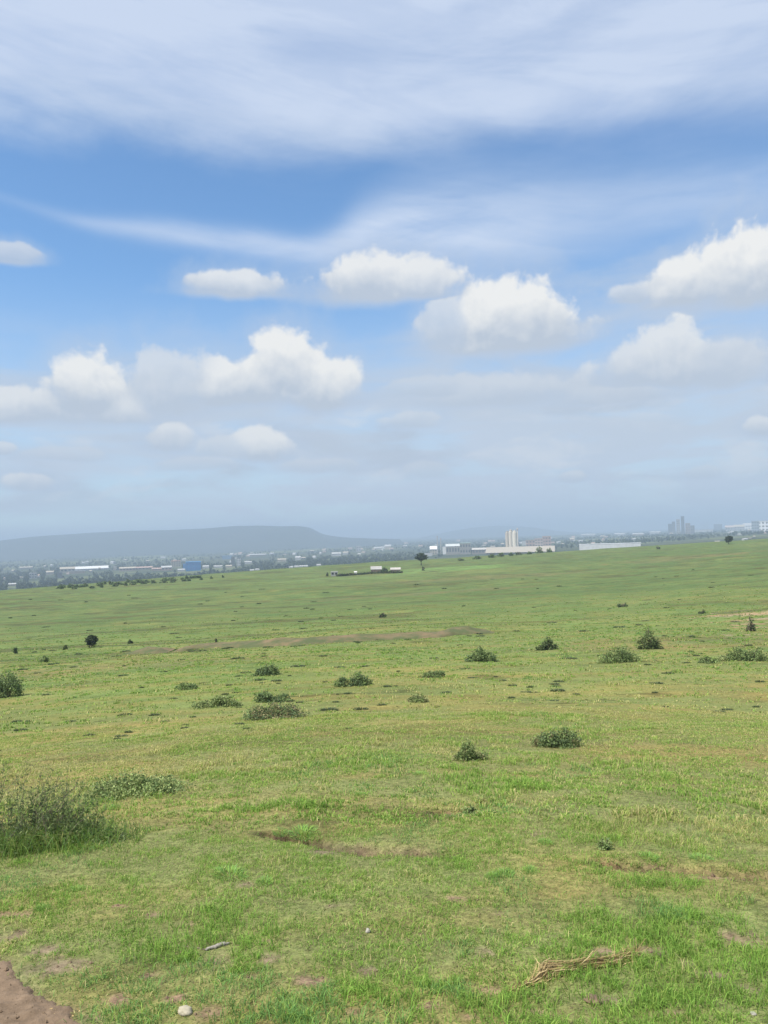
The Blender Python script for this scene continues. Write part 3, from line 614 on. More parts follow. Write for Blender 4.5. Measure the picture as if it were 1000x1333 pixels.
# ------------------------------------------------------------------ the town, works and woods on the plain
WHT = (.42, .42, .41); CRM = (.40, .36, .29); GRY = (.12, .13, .14); PNK = (.40, .29, .25); BLU = (.03, .17, .42); TAN = (.30, .25, .20); BRN = (.30, .22, .18)
def B(px, py, w, h, label, wall=CRM, roof=WHT, rt='gable', **k): return building(k.pop('name', 'building'), px, py, w, h, label, wall, roof, rt, **k)
B(43, 753, 9, 7, 'white two storey house among trees near the left edge of the town', WHT, WHT, 'flat', win=3, rows=2, name='house')
B(16, 763, 9, 4, 'low pale house at the far left below the wooded belt', CRM, WHT, name='house')
B(65, 748, 9, 5, 'small pale house left of the beige gabled hall', CRM, CRM, name='house')
B(88, 745, 18, 7, 'beige gabled hall left of the long white roof', CRM, CRM, name='hall', win=4)
B(118, 742, 42, 5, 'long low warehouse with a bright white roof in the left of the town', (.5, .5, .5), (.66, .66, .65), name='warehouse', rf=.6)
B(100, 746.5, 20, 3.5, 'pale flat roofed store in front of the long white warehouse', TAN, WHT, 'flat')
B(78, 753, 6, 8, 'plain grey block below the beige gabled hall', GRY, GRY, 'flat')
B(34, 741, 15, 3.5, 'low cream shed far behind the white two storey house', CRM, CRM)
B(150, 742, 4.5, 5, 'narrow pale block right of the long white warehouse', CRM, WHT, 'flat')
B(166, 743, 20, 5, 'pinkish terrace of houses in the left half of the town', PNK, CRM, name='house', win=5)
B(187, 741.5, 22, 4, 'pale terrace right of the pinkish terrace', CRM, PNK, name='house', win=5)
B(204, 743, 12, 4, 'brownish low row left of the stepped pink block', TAN, PNK, name='house')
B(217, 742.5, 13, 6, 'pink walled house with a pale roof below the white topped block', PNK, WHT, name='house', win=3)
B(229, 738, 12, 8, 'white and orange topped apartment block left of the bright blue hall', CRM, (.55, .3, .2), 'flat', win=4, rows=3, name='apartment_block')
B(236, 744, 9, 3.5, 'low pale building at the foot of the bright blue hall', WHT, WHT)
B(252, 743, 19, 12, 'tall bright blue factory hall', BLU, (.07, .28, .6), 'flat', win=5, rows=2, wincol=(.04, .14, .38), name='factory_hall')
B(242, 741, 7, 7, 'lower bright blue wing beside the tall blue hall', BLU, (.10, .32, .62), 'flat', name='factory_hall')
B(268, 740, 8, 4, 'small white house right of the bright blue hall', WHT, WHT, name='house')
B(284, 739.5, 11, 3.5, 'low white shed between the blue hall and the grey twin towers', WHT, WHT)
B(298, 739, 8, 3.5, 'pale house at the foot of the grey twin towers', CRM, CRM, name='house')
B(303.5, 737, 4.5, 12, 'slim grey apartment tower, the left one of the twin pair', GRY, GRY, 'flat', win=2, rows=5, name='tower_block')
B(311, 737, 5, 11, 'slim grey apartment tower, the right paler one of the twin pair', (.5, .5, .5), GRY, 'flat', win=2, rows=5, name='tower_block')
B(296, 728, 13, 5, 'blue grey block behind the grey twin towers', (.15, .25, .36), (.2, .3, .4), 'flat')
B(323, 734, 9, 3.5, 'low white house right of the twin grey towers', WHT, WHT, name='house')
B(335, 724, 22, 3, 'long faint pale roof beyond the grey twin towers', CRM, WHT)
B(367, 731, 11, 4, 'pale gabled house in the trees left of centre', CRM, CRM, name='house')
B(388, 729, 7, 5, 'white house standing out of the trees left of centre', WHT, WHT, name='house')
B(391, 711, 15, 3, 'bright white roof at the foot of the flat topped hill', WHT, (.7, .7, .7), rf=.6)
B(358, 712, 12, 2.6, 'faint pale roof at the foot of the flat topped hill', CRM, WHT)
for (px, py) in [(328, 744), (335, 743), (379, 740), (386, 739.2), (392, 738.8), (398, 738.6), (415, 737)]:
    B(px, py, 5.5, 2.8, 'tiny white roofed hut in the row along the far pasture edge', WHT, WHT, group='white huts along the far pasture edge', name='hut')
B(438, 724, 12, 5, 'white gabled house right of the flat topped hill', WHT, WHT, name='house')
B(450, 722, 7, 4, 'small white house beside the white gabled one', WHT, CRM, name='house')
B(467, 718, 6, 7, 'narrow white block in the trees left of the works', WHT, WHT, 'flat', win=2, rows=2)
B(492, 715.5, 10, 3.5, 'low white shed left of the cream works building', WHT, WHT)
B(505, 715, 8, 6, 'cream house left of the works', CRM, WHT, name='house')
B(564.5, 722, 9, 10, 'cream works block with a white roof at the left end of the works', CRM, (.8, .8, .78), 'shed', win=3, rows=2)
B(558, 724, 10, 4, 'low white store in front of the cream works block', WHT, WHT, 'flat')
B(579, 721.5, 5, 10, 'slim white works tower beside the twin chimneys', (.7, .69, .66), WHT, 'flat', name='tower')
B(590, 722, 18, 14, 'tall grey brown works hall with a white ridge', (.27, .255, .23), (.5, .52, .5), 'gable', rf=.22, win=5)
B(606, 721.5, 14, 15, 'boxy grey works hall with a pale green roof', (.26, .245, .225), (.33, .43, .38), 'flat', win=4, rows=2)
B(627, 721, 24, 8, 'long brown works shed with a white roof edge', (.22, .19, .165), (.42, .40, .37), 'gable', rf=.3, win=6)
B(678, 720.5, 84, 9, 'very long pale storage hall with a sloping cream roof at the works', (.30, .27, .22), (.36, .32, .26), 'gable', rf=.75, depth=60, rz=math.radians(-3))
B(684, 710, 8, 6, 'white works block at the foot of the silos', WHT, WHT, 'flat')
B(691, 712, 12, 9, 'pinkish brown works building right of the silos', PNK, TAN, 'flat', win=3, rows=2)
B(702, 712, 11, 11, 'brown works building with a stepped top right of the silos', (.45, .36, .32), PNK, 'flat', win=3, rows=3)
B(712, 711, 11, 13, 'pink works building at the right end of the works', PNK, PNK, 'flat', win=3, rows=3)
B(794, 713.5, 76, 6, 'long bright white building on the skyline of the pasture, right of centre', (.60, .60, .59), (.64, .64, .63), 'flat', depth=30)
B(745, 704, 6, 4, 'small tan house left of the long white building', TAN, CRM, name='house')
B(766, 698, 18, 3, 'faint low white roof above the long white building', WHT, WHT)
B(807, 697, 13, 3, 'second faint low white roof above the long white building', WHT, WHT)
B(831, 697, 14, 3, 'faint cream roof above the end of the long white building', CRM, WHT)
B(853, 695, 13, 3.2, 'faint white roof left of the grey tower cluster', WHT, WHT)
for (px, w, h, lab, c) in [(873, 5, 13, 'short grey block at the left of the grey tower cluster', GRY), (877.5, 4, 16, 'grey tower second in the grey tower cluster', (.16, .165, .17)),
                           (883.5, 4.5, 19, 'pale grey tower in the middle of the grey tower cluster', (.30, .29, .27)), (889.5, 4, 23, 'tallest dark grey tower of the grey tower cluster', (.11, .12, .13)),
                           (896, 6, 14, 'pinkish grey block right of the tallest grey tower', (.25, .21, .19)), (902, 5, 11, 'low grey block ending the grey tower cluster', (.15, .155, .16))]:
    B(px, 695, w, h, lab, c, c, 'flat', win=2, rows=max(3, int(h/3)), name='tower_block')
B(914, 692.5, 26, 3, 'long white wall like shed right of the grey tower cluster', WHT, WHT, 'flat')
B(918, 687, 8, 7, 'dark grey block behind the long wall like shed', (.25, .28, .29), GRY, 'flat')
B(935, 690, 10, 8, 'grey block left of the white terraces', GRY, (.45, .45, .46), 'flat')
B(951, 691, 12, 7, 'white terrace, leftmost of the three on the right skyline', WHT, (.45, .36, .30), 'gable', win=4)
B(963, 691, 12, 8, 'white terrace, middle of the three on the right skyline', WHT, CRM, 'gable', win=4, rows=2)
B(974, 690, 11, 9, 'white terrace, rightmost of the three on the right skyline', (.8, .8, .78), WHT, 'gable', win=4, rows=2)
B(984, 693, 9, 15, 'grey blue tall block beside the white terraces', (.28, .33, .38), (.3, .34, .38), 'flat', win=3, rows=4, name='tower_block')
B(994, 692, 13, 14, 'white tall block with dark windows at the right edge', (.8, .8, .8), WHT, 'flat', win=3, rows=3, name='tower_block')
# silos and chimneys of the works
def ring(r_, z0, z1, n=20, x=0, y=0, taper=1.0, cap=True):
    a = np.linspace(0, 2*np.pi, n, endpoint=False); lo = np.stack([x+r_*np.cos(a), y+r_*np.sin(a), np.full(n, z0)], -1); hi = np.stack([x+r_*taper*np.cos(a), y+r_*taper*np.sin(a), np.full(n, z1)], -1)
    V = np.vstack([lo, hi, [[x, y, z1+(r_*.25 if cap else 0)]]]); i = np.arange(n); j = (i+1) % n
    return V, np.stack([i, j, n+j, n+i], -1), np.stack([n+i, n+j, np.full(n, 2*n)], -1)
for (px, w, h, lab, c) in [(666, 5.5, 19, 'brown silo, leftmost of the works silos', (.48, .42, .34)), (670.8, 6, 21, 'tan silo, middle of the works silos', (.58, .52, .43)), (676, 6.5, 20, 'cream silo, brightest of the works silos', (.66, .61, .51))]:
    g = gp(px, 720, 1000, 9000); s = g[1]/1000; root = thing('silo', g+np.array([0, 40, 0]), lab, 'silo'); hh = (h+9.5)*s
    v, q, t = ring(w*s/2, -3, hh*.93); mk('silo_body', v, q, t, paint(c), None, root)
    v, q, t = ring(w*s*.3, hh*.93, hh, 12); mk('silo_cap', v, q, t, paint(tuple(k*.8 for k in c), 'roof'), None, root)
g = gp(679.6, 720, 1000, 9000); s = g[1]/1000; root = thing('elevator_tower', g+np.array([0, 38, 0]), 'thin elevator mast right of the cream silo', 'tower')
boxes('mast', [box(-.55*s, .55*s, -.55*s, .55*s, -3, 33*s)], paint((.66, .58, .5)), root); boxes('head', [box(-1.1*s, .9*s, -.9*s, .9*s, 30*s, 31.8*s)], paint((.4, .36, .33)), root)
for (px, h, lab) in [(570, 24, 'tall thin grey chimney, left of the works pair'), (574.5, 21, 'thin grey chimney, right of the works pair')]:
    g = gp(px, 722, 1000, 9000); s = g[1]/1000; root = thing('chimney', g, lab, 'chimney')
    v, q, t = ring(.7*s, -3, h*s, 14, taper=.65, cap=False); mk('stack', v, q, t, paint((.42, .40, .38)), None, root)
    v, q, t = ring(.75*s, h*s*.96, h*s*.985, 14, taper=1); mk('rim', v, q, t, paint((.5, .3, .25), 'roof'), None, root)

# far houses too small to tell apart
HV = {}
def far_house(px, py, w, h, kind):
    g = gp(px, py, 1000, 9000); s = g[1]/1000
    if kind not in HV:
        wl, rf = [(WHT, WHT), (CRM, PNK), (GRY, CRM)][kind]
        b = box(-.5, .5, -.4, .4, -.3, .65); V, Qs, Ts = gable(1, .8, .65, .35, .03); n = len(b)
        V = np.vstack([b, V]); Qa = np.vstack([BOXQ, Qs+n]); o = mk('house', V, Qa, Ts+n, mats=[paint(wl), paint(rf, 'roof')], midx=[0]*6+[1]*3+[1]*2, link=False); HV[kind] = o.data; bpy.data.objects.remove(o)
    o = bpy.data.objects.new('house', HV[kind]); COL.objects.link(o); o.location = g; o.scale = (w*s, w*s, h*s); o.rotation_euler = (0, 0, rng.uniform(-.5, .5)); BLD.append((g[0], g[1], w*s))
    tag(o, ['tiny white house lost in the haze of the far town', 'tiny cream house with a pinkish roof in the far town', 'tiny grey house in the haze of the far town'][kind], 'house', ['white far town houses', 'cream far town houses', 'grey far town houses'][kind])
for i in range(85):
    px = rng.uniform(2, 998); t = rng.random()
    lo, hi = (757-.073*px, 738-.052*px) if px < 500 else (717-.025*(px-500), 708-.034*(px-500))
    far_house(px, lo+(hi-lo)*t, rng.uniform(2.5, 6), rng.uniform(1.6, 3.2), int(rng.integers(0, 3)))

# woods: nobody could count them
def woods():
    n = 12000; y = np.exp(rng.uniform(math.log(900), math.log(5200), n*3)); x = rng.uniform(-.62, .62, n*3)*y
    d = fbm(x/170, y/260, 51); keep = rng.random(n*3) < np.clip((d-.34)*4, .1, 1)*np.where((x/y < .02) & (y > 1000) & (y < 1800), 1, .45)+np.where((x/y < .02) & (y > 1000) & (y < 1750), .35, 0); x, y = x[keep][:n], y[keep][:n]
    u = x/y; ok = np.hypot(x, y) > (400+330*(u+.5))*2.25
    for (bx, by, bw) in BLD: ok &= ~((np.abs(x-bx*y/by) < bw*.62) & (y < by+bw*.4) & (y > by-260))
    x, y = x[ok], y[ok]; z = T(x, y); m = len(x); k = 26
    h = rng.uniform(3.5, 7.5, m); w = h*rng.uniform(.6, 1.1, m)
    q = rng.normal(size=(m, k, 3)); q /= np.linalg.norm(q, axis=2)[..., None]; q *= rng.uniform(.4, 1, (m, k, 1))
    P = np.stack([x, y, z+h*.5], -1)[:, None]+q*np.stack([w*.5, w*.5, h*.5], -1)[:, None]
    v, f = quads_at(P.reshape(-1, 3), np.repeat(w*.34, k), 1.3)
    c = np.array([[.035, .055, .028], [.05, .07, .032], [.042, .058, .036]])[rng.integers(0, 3, m)]
    c = np.repeat(c, k, 0)*rng.uniform(.7, 1.3, m*k)[:, None]
    tag(mk('woods', v, f, None, M_WOOD, np.repeat(c, 4, 0)), 'hazy dark green belts of trees filling the plain around the town', 'woods', kind='stuff')
woods()
# individual bushes along the far edge of the pasture
EDGE = [(150, 763.5, 9, 4), (163, 762.5, 7, 4), (172, 761.5, 12, 6), (186, 760.5, 10, 5), (200, 759.5, 8, 5), (213, 759, 12, 7), (224, 758.5, 16, 8), (238, 757, 10, 6), (120, 766, 8, 4), (132, 765, 5, 4), (96, 767, 10, 3.5), (262, 755, 4, 3), (275, 753.5, 4, 3), (246, 756.5, 6, 4), (290, 752, 4, 3),
        (600, 730, 10, 4), (621, 728, 12, 5), (640, 726, 10, 6), (652, 724.5, 12, 5), (665, 723.5, 7, 4), (675, 722.5, 10, 5), (690, 721.5, 8, 4), (702, 720, 13, 8), (715, 719, 9, 5), (727, 718, 8, 4)]
for i in range(34): x = rng.uniform(70, 262); EDGE.append((x, 770-.058*x-.00004*x*x+rng.uniform(-.8, 1.5), rng.uniform(5, 12), rng.uniform(2.5, 6)))
for i, (px, py, w, h) in enumerate(EDGE):
    lab, gr = ('dark bush in the hedgerow along the far left pasture edge', 'hedgerow bushes on the far left pasture edge') if px < 400 else ('dark bush in front of the works on the pasture skyline', 'bushes in front of the works')
    shrub(px, py, w, h, lab, [(0, 1, .8), (.4, .7, .5)], 170, 1.3, pal=(2, 0), group=gr, gain=1.5, name='edge_bush')

# hills
def hill(pts, Y, depth):
    P = []
    for px, py in pts: d = ray(px, py); d = d/d[1]; P.append((d[0]*Y, H+d[2]*Y))
    P = np.array(P); xs = np.linspace(P[0, 0], P[-1, 0], 240); top = np.interp(xs, P[:, 0], P[:, 1]); k = np.ones(5)/5
    top = np.convolve(np.pad(top, 2, 'edge'), k, 'valid')
    v = np.linspace(-1, 1, 41); X = xs[:, None]+0*v[None]; Yy = Y+v[None]*depth+0*X; gz = T(X.ravel(), Yy.ravel()).reshape(X.shape)-3
    pr = np.exp(-(np.maximum(0, np.abs(v)-.12)/.38)**2)-math.exp(-(.88/.38)**2); pr = np.clip(pr/pr.max(), 0, 1)[None]
    er = (fbm(X/130, Yy/420, 201, 5)-.5)*.22
    Z = gz+np.maximum(0, top[:, None]-gz)*np.clip(pr+er*pr*(1-pr)*4, 0, 1)
    V = np.stack([X, Yy, Z], -1).reshape(-1, 3); n = 41; i = np.arange(239)[:, None]*n; j = np.arange(n-1)[None]
    tag(mk('hill', V, np.stack([i+j, i+n+j, i+n+j+1, i+j+1], -1).reshape(-1, 4), None, M_HILL, smooth=True), kind='structure')
hill([(-140, 730), (-60, 713), (0, 706), (60, 698.5), (120, 694.5), (180, 691), (235, 690), (280, 688), (315, 685), (345, 684.5), (372, 685.5), (396, 685), (404, 688), (412, 693), (422, 696.5), (445, 699.5), (480, 701), (520, 702)], 4500, 1250)
hill([(540, 702), (585, 692), (615, 687), (640, 684.5), (668, 685), (690, 687), (715, 691), (760, 694), (800, 694)], 8000, 1500)

# ------------------------------------------------------------------ haze
hz = mk('haze', box(-15800, 15800, -15800, 15800, -78, 135), BOXQ); tag(hz, kind='stuff'); tag(hz, 'thin pale blue haze lying over the plain and far hills', 'haze')
m, nt, out = newmat('haze_air'); pv = N(nt, 'ShaderNodeVolumePrincipled'); pv.inputs['Density'].default_value = .00034; pv.inputs['Color'].default_value = (.465, .575, .725, 1); pv.inputs['Anisotropy'].default_value = .0
nt.links.new(pv.outputs[0], out.inputs['Volume']); hz.data.materials.clear(); hz.data.materials.append(m)

# ------------------------------------------------------------------ sun + sky
sd = bpy.data.lights.new('sun', 'SUN'); sd.energy = 4.5; sd.angle = math.radians(.5); sd.color = (1, .955, .88)
so = bpy.data.objects.new('sun', sd); COL.objects.link(so)
sdir = Vector((math.sin(SUN_AZ)*math.cos(SUN_EL), math.cos(SUN_AZ)*math.cos(SUN_EL), math.sin(SUN_EL)))
so.rotation_euler = sdir.to_track_quat('Z', 'Y').to_euler(); so.location = (0, 0, 80)

STR = .116
EXPO = .6; KE = STR*2**EXPO
W = bpy.data.worlds.new('World'); S.world = W; W.use_nodes = True; nt = W.node_tree; nt.nodes.clear(); L = nt.links.new
out = N(nt, 'ShaderNodeOutputWorld'); bg = N(nt, 'ShaderNodeBackground'); bg.inputs['Strength'].default_value = STR; L(bg.outputs[0], out.inputs[0])
sky = N(nt, 'ShaderNodeTexSky', sky_type='NISHITA'); sky.sun_disc = False; sky.sun_elevation = SUN_EL; sky.sun_rotation = SUN_AZ % (2*math.pi); sky.air_density = 1.0; sky.dust_density = .15; sky.ozone_density = 3.0
tc = N(nt, 'ShaderNodeTexCoord'); sp = N(nt, 'ShaderNodeSeparateXYZ'); L(tc.outputs['Generated'], sp.inputs[0])
def M(op, a, b=None, c=None, clamp=False):
    n = N(nt, 'ShaderNodeMath', operation=op); n.use_clamp = clamp
    for i, v in enumerate((a, b, c)):
        if v is None: continue
        if isinstance(v, (int, float)): n.inputs[i].default_value = v
        else: L(v, n.inputs[i])
    return n.outputs[0]
def SS(x, a, b):
    n = N(nt, 'ShaderNodeMapRange', interpolation_type='SMOOTHSTEP'); L(x, n.inputs['Value']); n.inputs['From Min'].default_value = a; n.inputs['From Max'].default_value = b; return n.outputs[0]
def COMB(x, y):
    n = N(nt, 'ShaderNodeCombineXYZ')
    for i, v in enumerate((x, y)):
        if isinstance(v, (int, float)): n.inputs[i].default_value = v
        else: L(v, n.inputs[i])
    return n.outputs[0]
def NZ(vec, scale, detail, rough=.55, off=(0, 0, 0), st=(1, 1, 1), dist=0.):
    mp = N(nt, 'ShaderNodeMapping'); mp.inputs['Scale'].default_value = st; mp.inputs['Location'].default_value = off; L(vec, mp.inputs[0])
    n = N(nt, 'ShaderNodeTexNoise'); n.inputs['Scale'].default_value = scale; n.inputs['Detail'].default_value = detail; n.inputs['Roughness'].default_value = rough; n.inputs['Distortion'].default_value = dist
    L(mp.outputs[0], n.inputs['Vector']); return n
az = M('ARCTAN2', sp.outputs[0], sp.outputs[1]); el = M('ARCSINE', sp.outputs[2])
AE = COMB(az, el)
def ae(px, py):
    d = ray(px, py); return math.atan2(d[0], d[1]), math.asin(d[2])
def MIXC(f, a, b):
    n = N(nt, 'ShaderNodeMix', data_type='RGBA'); n.clamp_factor = True
    L(f, n.inputs['Factor']) if not isinstance(f, (int, float)) else None
    for i, v in ((6, a), (7, b)):
        if isinstance(v, tuple): n.inputs[i].default_value = (*[q/KE for q in v], 1)
        else: L(v, n.inputs[i])
    return n.outputs[2]
def CURVE(pts, idx=1):
    """value as a function of azimuth, given as photo points"""
    n = N(nt, 'ShaderNodeFloatCurve'); c = n.mapping.curves[0]; A = []
    for p in pts:
        a = ae(*p[:2]); A.append(((a[0]+1.0)/2.0, a[1] if idx == 1 else p[2]))
    A.sort(); c.points[0].location = A[0]; c.points[1].location = A[-1]
    for a in A[1:-1]: c.points.new(*a)
    n.mapping.use_clip = False; n.mapping.update(); L(M('MULTIPLY_ADD', az, .5, .5), n.inputs['Value']); return n.outputs[0]
col = sky.outputs[0]
tint = N(nt, 'ShaderNodeVectorMath', operation='MULTIPLY'); L(col, tint.inputs[0]); tint.inputs[1].default_value = (.72, .93, 1.04); col = tint.outputs[0]
# high veil
soft = NZ(AE, 3.6, 8, .58, (3, 1, 0), (.9, 2.4, 1), .25).outputs['Fac']; streak = NZ(AE, 4.4, 7, .56, (1.7, 4, 0), (.7, 3.2, 1), .3).outputs['Fac']
edge = CURVE([(-200, 120), (0, 135), (60, 145), (130, 160), (200, 178), (270, 190), (350, 196), (430, 198), (520, 185), (620, 178), (720, 165), (830, 150), (1000, 130), (1200, 110)])
rot = N(nt, 'ShaderNodeMapping'); rot.inputs['Rotation'].default_value = (0, 0, math.radians(9)); L(AE, rot.inputs[0]); fib = NZ(rot.outputs[0], 3.4, 9, .62, (5, 3, 0), (1, 7, 1), .5).outputs['Fac']; fb = M('MULTIPLY_ADD', SS(fib, .34, .62), .24, .78)
d = M('SUBTRACT', el, edge); d = M('ADD', d, M('MULTIPLY', M('SUBTRACT', soft, .5), .10))
va = M('MULTIPLY', SS(d, -.035, .035), M('MULTIPLY_ADD', M('MULTIPLY', SS(streak, .28, .62), 1.0), .36, .64)); va = M('MINIMUM', M('MULTIPLY', va, fb), .95)
col = MIXC(va, col, (.71, .79, .92))
# a thinner veil drifting below it, and the long wisp
edge2 = CURVE([(-200, 150), (0, 150), (300, 215), (520, 215), (700, 210), (900, 200), (1000, 180), (1200, 170)])
d2 = M('ADD', M('SUBTRACT', el, edge2), M('MULTIPLY', M('SUBTRACT', streak, .5), .16)); v2 = M('MULTIPLY', SS(d2, -.02, .07), .32)
col = MIXC(v2, col, (.42, .55, .84))
wc = [(-150, 215, .006), (0, 255, .006), (60, 275, .007), (130, 290, .010), (220, 302, .013), (320, 315, .015), (420, 326, .018), (480, 308, .036), (560, 298, .055), (660, 292, .052), (760, 282, .045), (880, 262, .040), (1000, 245, .035), (1200, 225, .03)]
cen = CURVE(wc); wid = CURVE(wc, 2)
dd = M('DIVIDE', M('SUBTRACT', M('ADD', el, M('MULTIPLY', M('SUBTRACT', soft, .5), .02)), cen), wid)
wa = M('MULTIPLY', M('EXPONENT', M('MULTIPLY', M('MULTIPLY', dd, dd), -1.0)), M('MULTIPLY_ADD', SS(streak, .28, .60), .5, .5))
wl = CURVE([(-150, 300, .08), (0, 300, .12), (130, 300, .5), (300, 300, .8), (460, 300, 1.0), (640, 300, 1.0), (740, 300, .7), (900, 300, .55), (1200, 300, .5)], 2)
wa = M('MULTIPLY', wa, fb); col = MIXC(M('MULTIPLY', wa, wl), col, (.64, .74, .92))
# thickening of the lower sky
low = SS(el, .34, .10); ln = NZ(AE, 4.0, 7, .6, (7, 2, 0), (1, 5, 1), .4).outputs['Fac']
lowr = CURVE([(-200, 500, .75), (0, 500, .78), (300, 500, .84), (600, 500, .95), (1000, 500, 1.05), (1200, 500, 1.05)], 2)
col = MIXC(M('MULTIPLY', M('MULTIPLY', low, lowr), M('MULTIPLY_ADD', SS(ln, .3, .65), .5, .75)), col, (.57, .66, .80))
bk = SS(NZ(AE, 5.5, 6, .55, (11, 5, 0), (1, 3.2, 1), .3).outputs['Fac'], .50, .68); col = MIXC(M('MULTIPLY', M('MULTIPLY', bk, SS(el, .25, .16)), M('MULTIPLY', SS(el, .015, .07), .80)), col, (.49, .56, .68))
bk2 = SS(NZ(AE, 7.5, 7, .6, (4, 8, 0), (1, 3.0, 1), .3).outputs['Fac'], .52, .68); col = MIXC(M('MULTIPLY', M('MULTIPLY', bk2, SS(el, .24, .15)), M('MULTIPLY', SS(el, .02, .08), .75)), col, (.70, .75, .83))
# heaped clouds: (centre x, base y, half width, height, strength)
CL = [(112, 532, 62, 78, 1.0), (22, 545, 95, 42, .8), (150, 545, 80, 40, .75), (226, 528, 58, 86, .62), (372, 505, 58, 80, 1.15), (330, 520, 95, 56, 1.0), (425, 520, 62, 62, 1.05), (290, 525, 40, 48, .9),
      (500, 385, 108, 56, .95), (540, 385, 60, 40, .8), (305, 383, 72, 36, .85), (655, 440, 62, 84, 1.2), (704, 440, 40, 80, 1.1), (585, 448, 52, 72, .62), (665, 448, 112, 60, 1.05),
      (975, 385, 100, 98, 1.1), (900, 388, 80, 62, 1.0), (818, 392, 32, 28, .6), (885, 490, 70, 80, .85), (862, 492, 112, 52, .72), (950, 492, 62, 68, .62),
      (220, 582, 38, 38, .75), (345, 596, 42, 38, .9), (300, 594, 50, 24, .5), (38, 634, 40, 22, .7), (12, 338, 42, 28, .55), (2, 590, 20, 18, .6), (995, 566, 30, 24, .7), (640, 522, 130, 40, .5), (535, 556, 40, 24, .5), (752, 624, 22, 14, .55),
      (560, 512, 60, 26, .40), (800, 520, 110, 24, .4), (910, 620, 30, 16, .4), (560, 620, 40, 20, .35), (420, 612, 60, 18, .4), (260, 610, 60, 16, .35), (80, 598, 60, 16, .35)]
BK = [(180, 545, 280, 60, .8), (640, 470, 190, 42, .7), (890, 410, 210, 60, .6), (880, 505, 190, 60, .75), (640, 535, 260, 60, .8), (330, 600, 260, 40, .5), (860, 570, 260, 50, .6), (500, 395, 150, 30, .4)]
for (cx, by, hw, hh, stg) in BK:
    a0, e0 = ae(cx, by); a1, _ = ae(cx+hw, by); _, e1 = ae(cx, by-hh); sx = 1/(a1-a0); sy = 1/(e1-e0)
    n = N(nt, 'ShaderNodeVectorMath', operation='MULTIPLY_ADD'); L(AE, n.inputs[0]); n.inputs[1].default_value = (sx, sy, 0); n.inputs[2].default_value = (-a0*sx, -(e0+e1)/2*sy, 0)
    ln_ = N(nt, 'ShaderNodeVectorMath', operation='LENGTH'); L(n.outputs[0], ln_.inputs[0])
    v = M('ADD', M('SUBTRACT', 1.0, ln_.outputs['Value']), M('MULTIPLY', M('SUBTRACT', ln, .5), 1.8))
    col = MIXC(M('MULTIPLY', SS(v, 0.0, .8), stg), col, (.55, .63, .75))
wrp = NZ(AE, 9, 3, .5, (2, 9, 0)); wv = N(nt, 'ShaderNodeVectorMath', operation='SUBTRACT'); L(wrp.outputs['Color'], wv.inputs[0]); wv.inputs[1].default_value = (.5, .5, .5)
ws = N(nt, 'ShaderNodeVectorMath', operation='MULTIPLY_ADD'); L(wv.outputs[0], ws.inputs[0]); ws.inputs[1].default_value = (.05, .022, 0); L(AE, ws.inputs[2]); AW = ws.outputs[0]
V = None; Hh = None; St = None
for (cx, by, hw, hh, stg) in CL:
    a0, e0 = ae(cx, by); a1, _ = ae(cx+hw*1.08, by); _, e1 = ae(cx, by-hh); sx = 1/(a1-a0); sy = 1/(e1-e0)
    n = N(nt, 'ShaderNodeVectorMath', operation='MULTIPLY_ADD'); L(AW, n.inputs[0]); n.inputs[1].default_value = (sx, sy, 0); n.inputs[2].default_value = (-a0*sx, -e0*sy, 0)
    s_ = N(nt, 'ShaderNodeSeparateXYZ'); L(n.outputs[0], s_.inputs[0]); dy = s_.outputs[1]
    q = M('MAXIMUM', dy, M('MULTIPLY', dy, -4.6)); ln_ = N(nt, 'ShaderNodeVectorMath', operation='LENGTH'); L(COMB(s_.outputs[0], q), ln_.inputs[0])
    v = M('SUBTRACT', 1.0, ln_.outputs['Value'])
    w_ = M('EXPONENT', M('MULTIPLY', v, 9.0))
    if V is None: V, Hh, St = w_, M('MULTIPLY', w_, dy), M('MULTIPLY', w_, stg)
    else: V = M('ADD', V, w_); Hh = M('MULTIPLY_ADD', w_, dy, Hh); St = M('MULTIPLY_ADD', w_, stg, St)
Hh = M('DIVIDE', Hh, V); St = M('DIVIDE', St, V); V = M('DIVIDE', M('LOGARITHM', V, math.e), 9.0)
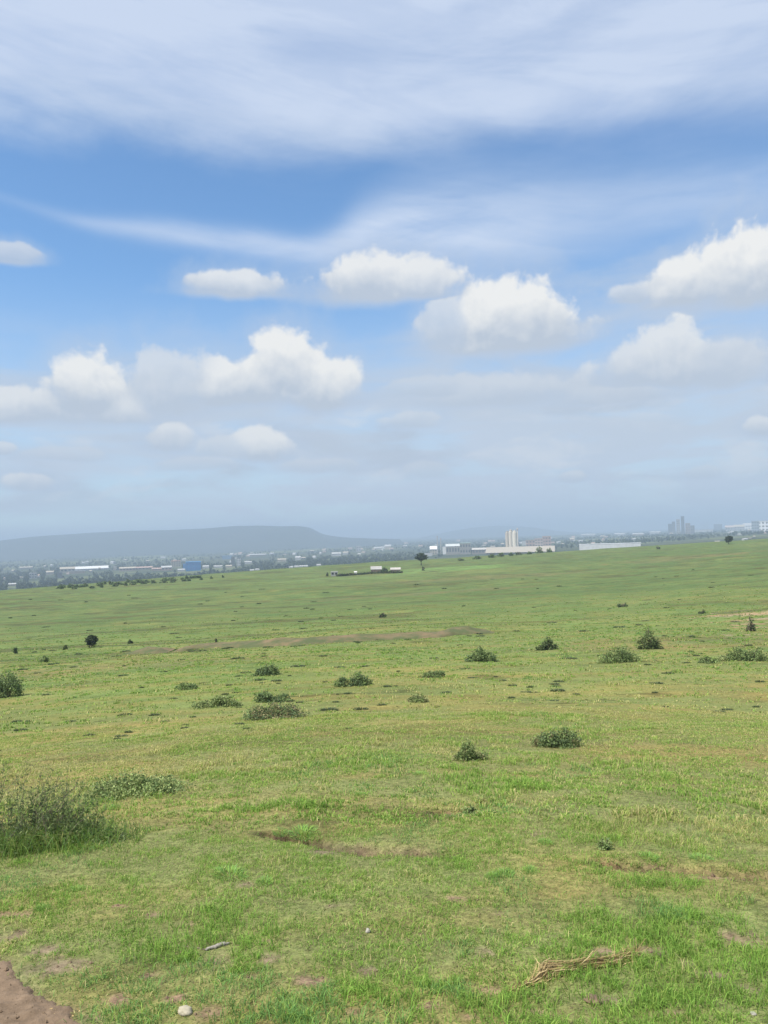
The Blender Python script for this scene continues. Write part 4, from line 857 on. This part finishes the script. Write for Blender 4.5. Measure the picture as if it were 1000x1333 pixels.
def billow(off):
    mp = N(nt, 'ShaderNodeMapping'); mp.inputs['Location'].default_value = off; L(AW, mp.inputs[0])
    vo = N(nt, 'ShaderNodeTexVoronoi', feature='SMOOTH_F1'); vo.inputs['Scale'].default_value = 22; vo.inputs['Detail'].default_value = 3; vo.inputs['Roughness'].default_value = .55; vo.inputs['Smoothness'].default_value = .6; vo.voronoi_dimensions = '2D'
    L(mp.outputs[0], vo.inputs['Vector']); no = NZ(AW, 13, 10, .60, off)
    return M('ADD', M('MULTIPLY', M('SUBTRACT', .5, vo.outputs['Distance']), .42), M('MULTIPLY', M('SUBTRACT', no.outputs['Fac'], .5), 1.75))
b0 = billow((0, 0, 0)); b1 = billow((.006, -.012, 0))
dens = M('ADD', M('ADD', V, .12), M('MULTIPLY', b0, .58))
sof = M('MULTIPLY_ADD', SS(Hh, .45, .0), .56, .22); alpha = N(nt, 'ShaderNodeMapRange', interpolation_type='SMOOTHSTEP'); L(dens, alpha.inputs['Value']); alpha.inputs['From Min'].default_value = .0; L(sof, alpha.inputs['From Max']); alpha = alpha.outputs[0]; fluff = SS(dens, -.55, .3)
rel = M('MULTIPLY', M('SUBTRACT', b0, b1), .75)
lit = M('ADD', M('MULTIPLY_ADD', Hh, 1.55, -.02), rel); lit = M('MULTIPLY', M('MAXIMUM', M('MINIMUM', lit, 1.0), 0.0), M('MINIMUM', M('MAXIMUM', St, .0), 1.0))
cc = MIXC(lit, (.52, .59, .70), (.91, .91, .90))
stc = M('MINIMUM', M('MULTIPLY_ADD', St, .75, .22), 1.0)
col = MIXC(M('MULTIPLY', M('MULTIPLY', fluff, .6), stc), col, (.50, .60, .77))
col = MIXC(M('MULTIPLY', alpha, stc), col, cc)
L(col, bg.inputs['Color'])
W.cycles.sampling_method = 'MANUAL'; W.cycles.sample_map_resolution = 1024

S.view_settings.view_transform = 'Standard'; S.view_settings.look = 'None'; S.view_settings.exposure = EXPO; S.view_settings.gamma = 1
S.render.engine = 'CYCLES'; c = S.cycles
c.use_denoising = True; c.max_bounces = 6; c.diffuse_bounces = 3; c.volume_bounces = 1; c.transmission_bounces = 3; c.volume_step_rate = 1; c.use_adaptive_sampling = False
